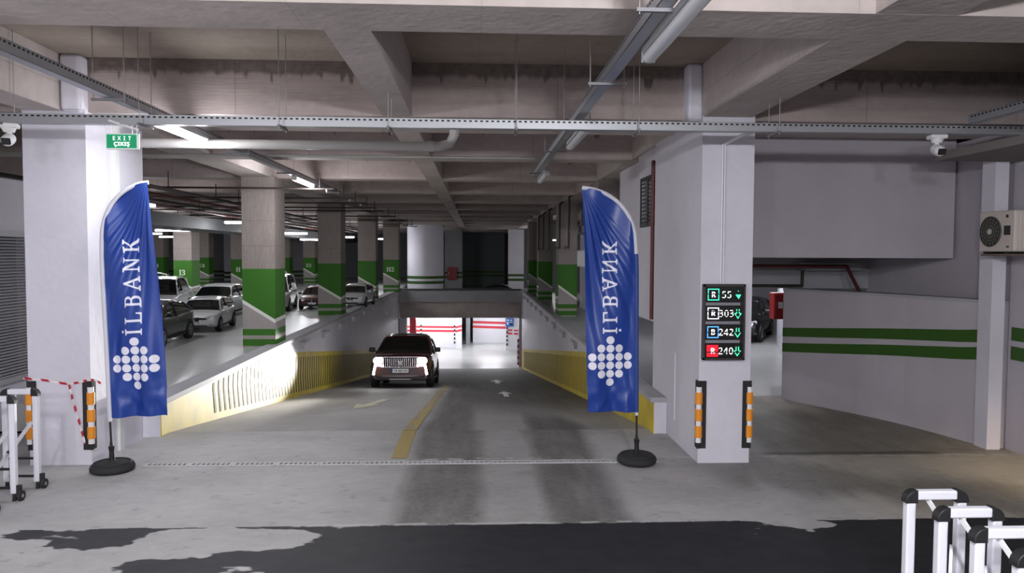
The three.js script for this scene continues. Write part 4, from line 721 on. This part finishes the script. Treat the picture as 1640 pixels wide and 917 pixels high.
function car(o) {
  const t = thing(o.name, o.label, 'car', o.pos, o.turn, o.group); t.scale.setScalar(o.scale || 1); if (o.tilt) { t.rotation.order = 'YXZ'; t.rotation.x = o.tilt; }
  const { L, W, H, deck, roof, wb, wr } = o, zA = -L / 2, zB = L / 2, hw = W / 2;
  const wAt = (z) => { const e = Math.min(z - zA, zB - z); return hw * (0.80 + 0.20 * Math.sqrt(Math.max(0, Math.min(1, e / 0.62)))); };
  const low = (z) => 0.2 + 0.12 * Math.pow(Math.max(0, 1 - Math.min(z - zA, zB - z) / 0.5), 2);
  const zs = []; const N = 46; for (let i = 0; i <= N; i++) { const u = i / N; zs.push(zA + L * (0.5 - 0.5 * Math.cos(Math.PI * u))); }
  const bodySec = (z) => { const w = wAt(z), y0 = low(z), e = Math.min(z - zA, zB - z), y1 = interp(deck, z) - 0.10 * Math.pow(Math.max(0, 1 - e / 0.22), 2), m = y0 + (y1 - y0) * 0.45; return [[0, y0], [w * 0.86, y0], [w * 0.97, y0 + 0.07], [w * 0.985, m - 0.08], [w, m], [w * 0.985, y1 - 0.12], [w * 0.95, y1 - 0.045], [w * 0.86, y1], [w * 0.5, y1 + 0.018], [0, y1 + 0.028]]; };
  mesh('body', loft(zs, bodySec), o.paint, t);
  // glass house
  const r0 = roof[0][0], r1 = roof[roof.length - 1][0], gz = []; for (let i = 0; i <= 30; i++) gz.push(r0 + (r1 - r0) * i / 30);
  const cabSec = (z) => { const b = interp(deck, z) - 0.05, y = Math.max(b + 0.02, interp(roof, z)), k = Math.min(1, (y - b) / (H - b)), w0 = hw * 0.93, w1 = w0 - (w0 - hw * 0.7) * k; return [[0, b], [w0, b], [w0 - (w0 - w1) * 0.55, b + (y - b) * 0.55], [w1, y - 0.06 * k], [w1 - 0.05, y - 0.015 * k], [w1 * 0.5, y + 0.012], [0, y + 0.018]]; };
  mesh('windows', loft(gz, cabSec), M.glass, t);
  const rz = gz.filter((z) => interp(roof, z) > H - 0.13); const roofSec = (z) => { const s = cabSec(z); return [[0, s[3][1] - 0.01], [s[3][0] + 0.012, s[3][1] - 0.015], [s[3][0] + 0.01, s[3][1] + 0.012], [s[4][0], s[4][1] + 0.012], [s[5][0], s[5][1] + 0.01], [0, s[6][1] + 0.01]]; };
  mesh('roof', loft(rz, roofSec), o.roofPaint || o.paint, t);
  for (const s of [-1, 1]) { // pillars follow the glass edge
    const edgeAt = (z, k) => { const q = cabSec(z), a = q[1], b = q[3]; const x = a[0] + (b[0] - a[0]) * k, y = a[1] + (b[1] - a[1]) * k; return [s * (x + 0.008), y, z]; };
    const ap = [], cp = []; for (let i = 0; i <= 8; i++) { const z = r1 - 0.04 - (r1 - rz[rz.length - 1]) * i / 8; ap.push([s * (cabSec(z)[3][0] + 0.004), cabSec(z)[3][1] + 0.005, z]); const z2 = r0 + 0.04 + (rz[0] - r0) * i / 8; cp.push([s * (cabSec(z2)[3][0] + 0.004), cabSec(z2)[3][1] + 0.005, z2]); }
    mesh('pillar', tube(ap, 0.028, 6), o.paint, t); mesh('pillar', tube(cp, 0.04, 6), o.paint, t);
    const zb = o.bpillar ?? -0.25; mesh('pillar', [bar(edgeAt(zb, 0), edgeAt(zb, 0.55), 0.03, 0.07), bar(edgeAt(zb, 0.55), edgeAt(zb, 1), 0.03, 0.07)], M.black, t);
    // mirror
    const mz = o.mirrorZ ?? r1 - 0.35, my = interp(deck, mz) + 0.02; const mi = mesh('mirror', (() => { const q = rbox(0.2, 0.15, 0.1, 0.04, s * (hw + 0.1), my + 0.05, mz, 3); return mergeGeometries([q.toNonIndexed(), box(s * hw * 0.9, s * (hw + 0.06), my - 0.01, my + 0.02, mz - 0.02, mz + 0.02).toNonIndexed()].map((e) => { for (const k of Object.keys(e.attributes)) if (!['position', 'normal', 'uv'].includes(k)) e.deleteAttribute(k); return e; })); })(), o.mirrorPaint || o.paint, t);
    // wheels
    for (const a of [-1, 1]) {
      const z = (o.axle ?? 0) + a * wb / 2, x = s * (hw - 0.10);
      mesh('wheel_arch', [cyl(wr * 1.16, wr * 1.16, 0.1, s * (hw - 0.046), wr + 0.02, z, 28, 'x')], M.black, t);
      const ty = new THREE.LatheGeometry([[wr * 0.62, -0.1], [wr * 0.92, -0.11], [wr, -0.08], [wr, 0.08], [wr * 0.92, 0.11], [wr * 0.62, 0.1], [wr * 0.62, -0.1]].map(([r, y]) => new THREE.Vector2(r, y)), 28); ty.rotateZ(Math.PI / 2); ty.translate(x + s * 0.012, wr, z); const wheel = mesh('wheel', ty, M.tyre, t);
      const sp = [cyl(wr * 0.64, wr * 0.64, 0.05, x + s * 0.05, wr, z, 24, 'x')]; mesh('rim_backing', sp, M.black, wheel);
      const rim = []; for (let k = 0; k < 5; k++) { const an = k * 2 * Math.PI / 5; rim.push(bar([x + s * 0.1, wr, z], [x + s * 0.1, wr + wr * 0.6 * Math.cos(an), z + wr * 0.6 * Math.sin(an)], 0.05, 0.03)); } const tor = new THREE.TorusGeometry(wr * 0.62, 0.018, 6, 28); tor.rotateY(Math.PI / 2); tor.translate(x + s * 0.1, wr, z); rim.push(tor); mesh('rim', rim, o.rim || M.rim, wheel);
    }
    mesh('side_sill', rbox(0.03, 0.08, wb * 0.62, 0.01, s * (hw - 0.01), 0.24, o.axle ?? 0), M.black, t);
    mesh('door_handle', rbox(0.02, 0.03, 0.18, 0.008, s * (hw * 0.99), interp(deck, 0) - 0.16, 0.0), M.chrome, t);
  }
  if (o.front) o.front(t, { zA, zB, hw, wAt });
  return t;
}
const plate = (txt) => new THREE.MeshStandardMaterial({ roughness: 0.4, map: canvasTex(256, 64, (c) => { c.fillStyle = '#f4f4f6'; c.fillRect(0, 0, 256, 64); c.fillStyle = '#2a4fa8'; c.fillRect(0, 0, 18, 64); c.fillStyle = '#2a2a2e'; c.font = 'bold 46px sans-serif'; c.textAlign = 'center'; c.fillText(txt, 136, 49); }) });
const genericFront = (plateTxt, dark) => (t, { zB, hw }) => {
  for (const s of [-1, 1]) {
    const hl = rbox(0.44, 0.13, 0.2, 0.05, 0, 0, 0, 3); hl.rotateY(s * 0.55); hl.rotateZ(s * 0.16); hl.translate(s * hw * 0.66, 0.66, zB - 0.16); mesh('headlight', hl, M.headlamp, t);
    const fg = rbox(0.26, 0.12, 0.1, 0.04, 0, 0, 0, 2); fg.rotateY(s * 0.5); fg.translate(s * hw * 0.66, 0.36, zB - 0.1); mesh('fog_recess', fg, M.black, t);
  }
  mesh('grille', [rbox(hw * 1.1, 0.09, 0.06, 0.02, 0, 0.6, zB - 0.02), rbox(0.34, 0.2, 0.06, 0.04, 0, 0.56, zB - 0.02)], M.black, t); mesh('lower_grille', rbox(hw * 1.1, 0.13, 0.06, 0.03, 0, 0.33, zB - 0.03), M.black, t);
  mesh('emblem', rbox(0.1, 0.14, 0.03, 0.01, 0, 0.58, zB + 0.01), M.chrome, t);
  const p = new THREE.PlaneGeometry(0.5, 0.11); p.translate(0, 0.42, zB + 0.015); mesh('number_plate', p, plate(plateTxt), t);
};
const hatch = { L: 4.05, W: 1.8, H: 1.44, wb: 2.58, wr: 0.31, deck: [[-2.03, 0.92], [-1.6, 0.98], [-0.4, 0.93], [0.95, 0.93], [1.55, 0.84], [1.9, 0.74], [2.03, 0.66]], roof: [[-1.95, 1.0], [-1.5, 1.34], [-0.6, 1.43], [-0.1, 1.44], [0.35, 1.38], [1.15, 0.92]], bpillar: -0.2 };
const sedan = { L: 4.5, W: 1.8, H: 1.45, wb: 2.65, wr: 0.32, deck: [[-2.25, 0.9], [-1.7, 1.0], [-0.4, 0.95], [1.05, 0.95], [1.75, 0.85], [2.1, 0.75], [2.25, 0.66]], roof: [[-1.85, 1.0], [-1.1, 1.36], [-0.4, 1.45], [0.0, 1.45], [0.5, 1.38], [1.3, 0.95]], bpillar: -0.15 };
const van = { L: 4.4, W: 1.83, H: 1.83, wb: 2.7, wr: 0.32, deck: [[-2.2, 1.0], [-1.5, 1.06], [0.5, 1.04], [1.25, 1.02], [1.75, 0.92], [2.1, 0.82], [2.2, 0.7]], roof: [[-2.18, 1.1], [-2.05, 1.72], [-1.2, 1.82], [0.0, 1.83], [0.55, 1.74], [1.5, 1.0]], bpillar: 0.0 };
const suv = { L: 4.6, W: 1.886, H: 1.676, wb: 2.89, wr: 0.37, deck: [[-2.3, 1.0], [-1.7, 1.1], [-0.4, 1.05], [0.95, 1.08], [1.7, 1.03], [2.1, 0.97], [2.3, 0.9]], roof: [[-2.2, 1.1], [-1.6, 1.55], [-0.8, 1.67], [-0.2, 1.676], [0.25, 1.6], [1.25, 1.06]], bpillar: -0.15 };

const PK = 'cars parked beside the ramp';
car({ ...hatch, name: 'car', label: 'white hatchback parked facing out beside the largest banded column', pos: [-7.72, UP, -21.6], turn: 0.10, scale: 0.63, paint: P_.white, group: PK, front: genericFront('34 KR 208') });
car({ ...sedan, name: 'car', label: 'black sedan parked beside the readable flag', pos: [-7.85, UP, -18.2], turn: 0.05, scale: 0.7, paint: P_.black, group: PK, front: genericFront('06 DC 419') });
car({ ...hatch, name: 'car', label: 'white car showing its dark windscreen behind the white hatchback', pos: [-8.9, UP, -26.2], turn: 0.0, scale: 0.75, paint: P_.white, group: PK, front: genericFront('34 AB 561') });
car({ ...van, name: 'car', label: 'white van seen beside the column marked I3', pos: [-11.2, UP, -27.2], turn: 0.2, scale: 0.7, paint: P_.white, group: PK, front: genericFront('34 GF 77') });
car({ ...van, name: 'car', label: 'white van parked behind the black sedan', pos: [-13.5, UP, -30.2], turn: 0.0, scale: 0.74, paint: P_.white, group: PK });
car({ ...van, name: 'car', label: 'white van between the first two banded columns', pos: [-7.75, UP, -28.9], turn: 0.12, scale: 0.74, paint: P_.white, group: PK, front: genericFront('34 VT 932') });
car({ ...hatch, name: 'car', label: 'dark red car beside the white van', pos: [-6.25, UP, -29.6], turn: 0.0, scale: 0.6, paint: P_.red, group: PK, front: genericFront('16 ZA 108') });
car({ ...hatch, name: 'car', label: 'white car between the second and third banded columns', pos: [-4.95, UP, -30.9], turn: -0.05, scale: 0.62, paint: P_.white, group: PK, front: genericFront('34 NB 440') });
car({ ...sedan, name: 'car', label: 'black car roof showing above the far parapet', pos: [1.5, -0.2, -47.5], turn: 1.5, scale: 0.6, paint: P_.black });
car({ ...hatch, name: 'car', label: 'black car with bright headlight in the side passage', pos: [8.45, 0, -23.4], turn: -0.5, scale: 0.9, paint: P_.black, front: genericFront('34 HC 65') });

// the car driving up the ramp
{
  const zc = -24.7, c = car({ ...suv, name: 'sport_utility_car', label: 'dark sport utility car driving up the ramp with headlights on', pos: [-2.32, ramp(zc) + 0.01, zc], turn: 0.0, tilt: -Math.atan(0.127), paint: P_.darkRed, mirrorPaint: M.black, front: (t, { zB, hw }) => {
    const fz = zB;
    mesh('grille', rbox(1.12, 0.3, 0.06, 0.03, 0, 0.78, fz - 0.03), M.black, t);
    for (let k = 0; k < 17; k++) mesh('grille_bar', rbox(0.022, 0.24, 0.03, 0.006, -0.5 + k * 0.0625, 0.775, fz + 0.01), M.chrome, t);
    mesh('grille_trim', [rbox(1.42, 0.025, 0.05, 0.008, 0, 0.93, fz - 0.005), rbox(1.1, 0.025, 0.05, 0.008, 0, 0.625, fz + 0.005)], M.chrome, t);
    mesh('emblem', [bar([-0.05, 0.7, fz + 0.035], [0.05, 0.8, fz + 0.035], 0.03), bar([-0.05, 0.8, fz + 0.035], [0.05, 0.7, fz + 0.035], 0.03)], M.reflectWhite, t);
    const p = new THREE.PlaneGeometry(0.52, 0.12); p.translate(0, 0.52, fz + 0.03); mesh('number_plate', p, plate('16 BJF 03'), t);
    mesh('plate_holder', rbox(0.56, 0.16, 0.05, 0.01, 0, 0.52, fz - 0.002), M.black, t);
    mesh('bumper', rbox(1.62, 0.26, 0.2, 0.07, 0, 0.36, fz - 0.12, 3), mat(0.05, 0.05, 0.055, 0.6), t);
    mesh('skid_trim', [rbox(1.1, 0.035, 0.04, 0.012, 0, 0.36, fz - 0.02), rbox(0.66, 0.035, 0.04, 0.012, 0, 0.26, fz - 0.03)], M.rim, t);
    for (const s of [-1, 1]) {
      const hl = new THREE.SphereGeometry(0.13, 20, 14); hl.scale(1.15, 0.9, 0.5); hl.translate(s * 0.665, 0.82, fz - 0.01);
      const h = mesh('headlight', hl, lampM, t);
      mesh('daytime_light', [bar([s * 0.50, 0.67, fz + 0.01], [s * 0.76, 0.70, fz - 0.01], 0.06), bar([s * 0.74, 0.71, fz - 0.01], [s * 0.80, 0.40, fz - 0.03], 0.06)], lampM, h);
    }
  } });
  // headlight beams
  for (const s of [-1, 1]) { const l = new THREE.SpotLight(rgb(1, 0.97, 0.95), s < 0 ? 340 : 90, 0, 0.2, 0.9, 2); l.position.set(s * 0.70, 0.83, 2.46); l.target.position.set(s * 0.70 - 1.62 - (s > 0 ? 1.2 : 0), 0.74, 10.4); l.castShadow = true; l.shadow.radius = 3; c.add(l); c.add(l.target); }
}
for (const o of scene.children) o.traverse((m) => { if (m.isMesh) m.castShadow = m.receiveShadow = true; });
renderer.render(scene, camera);
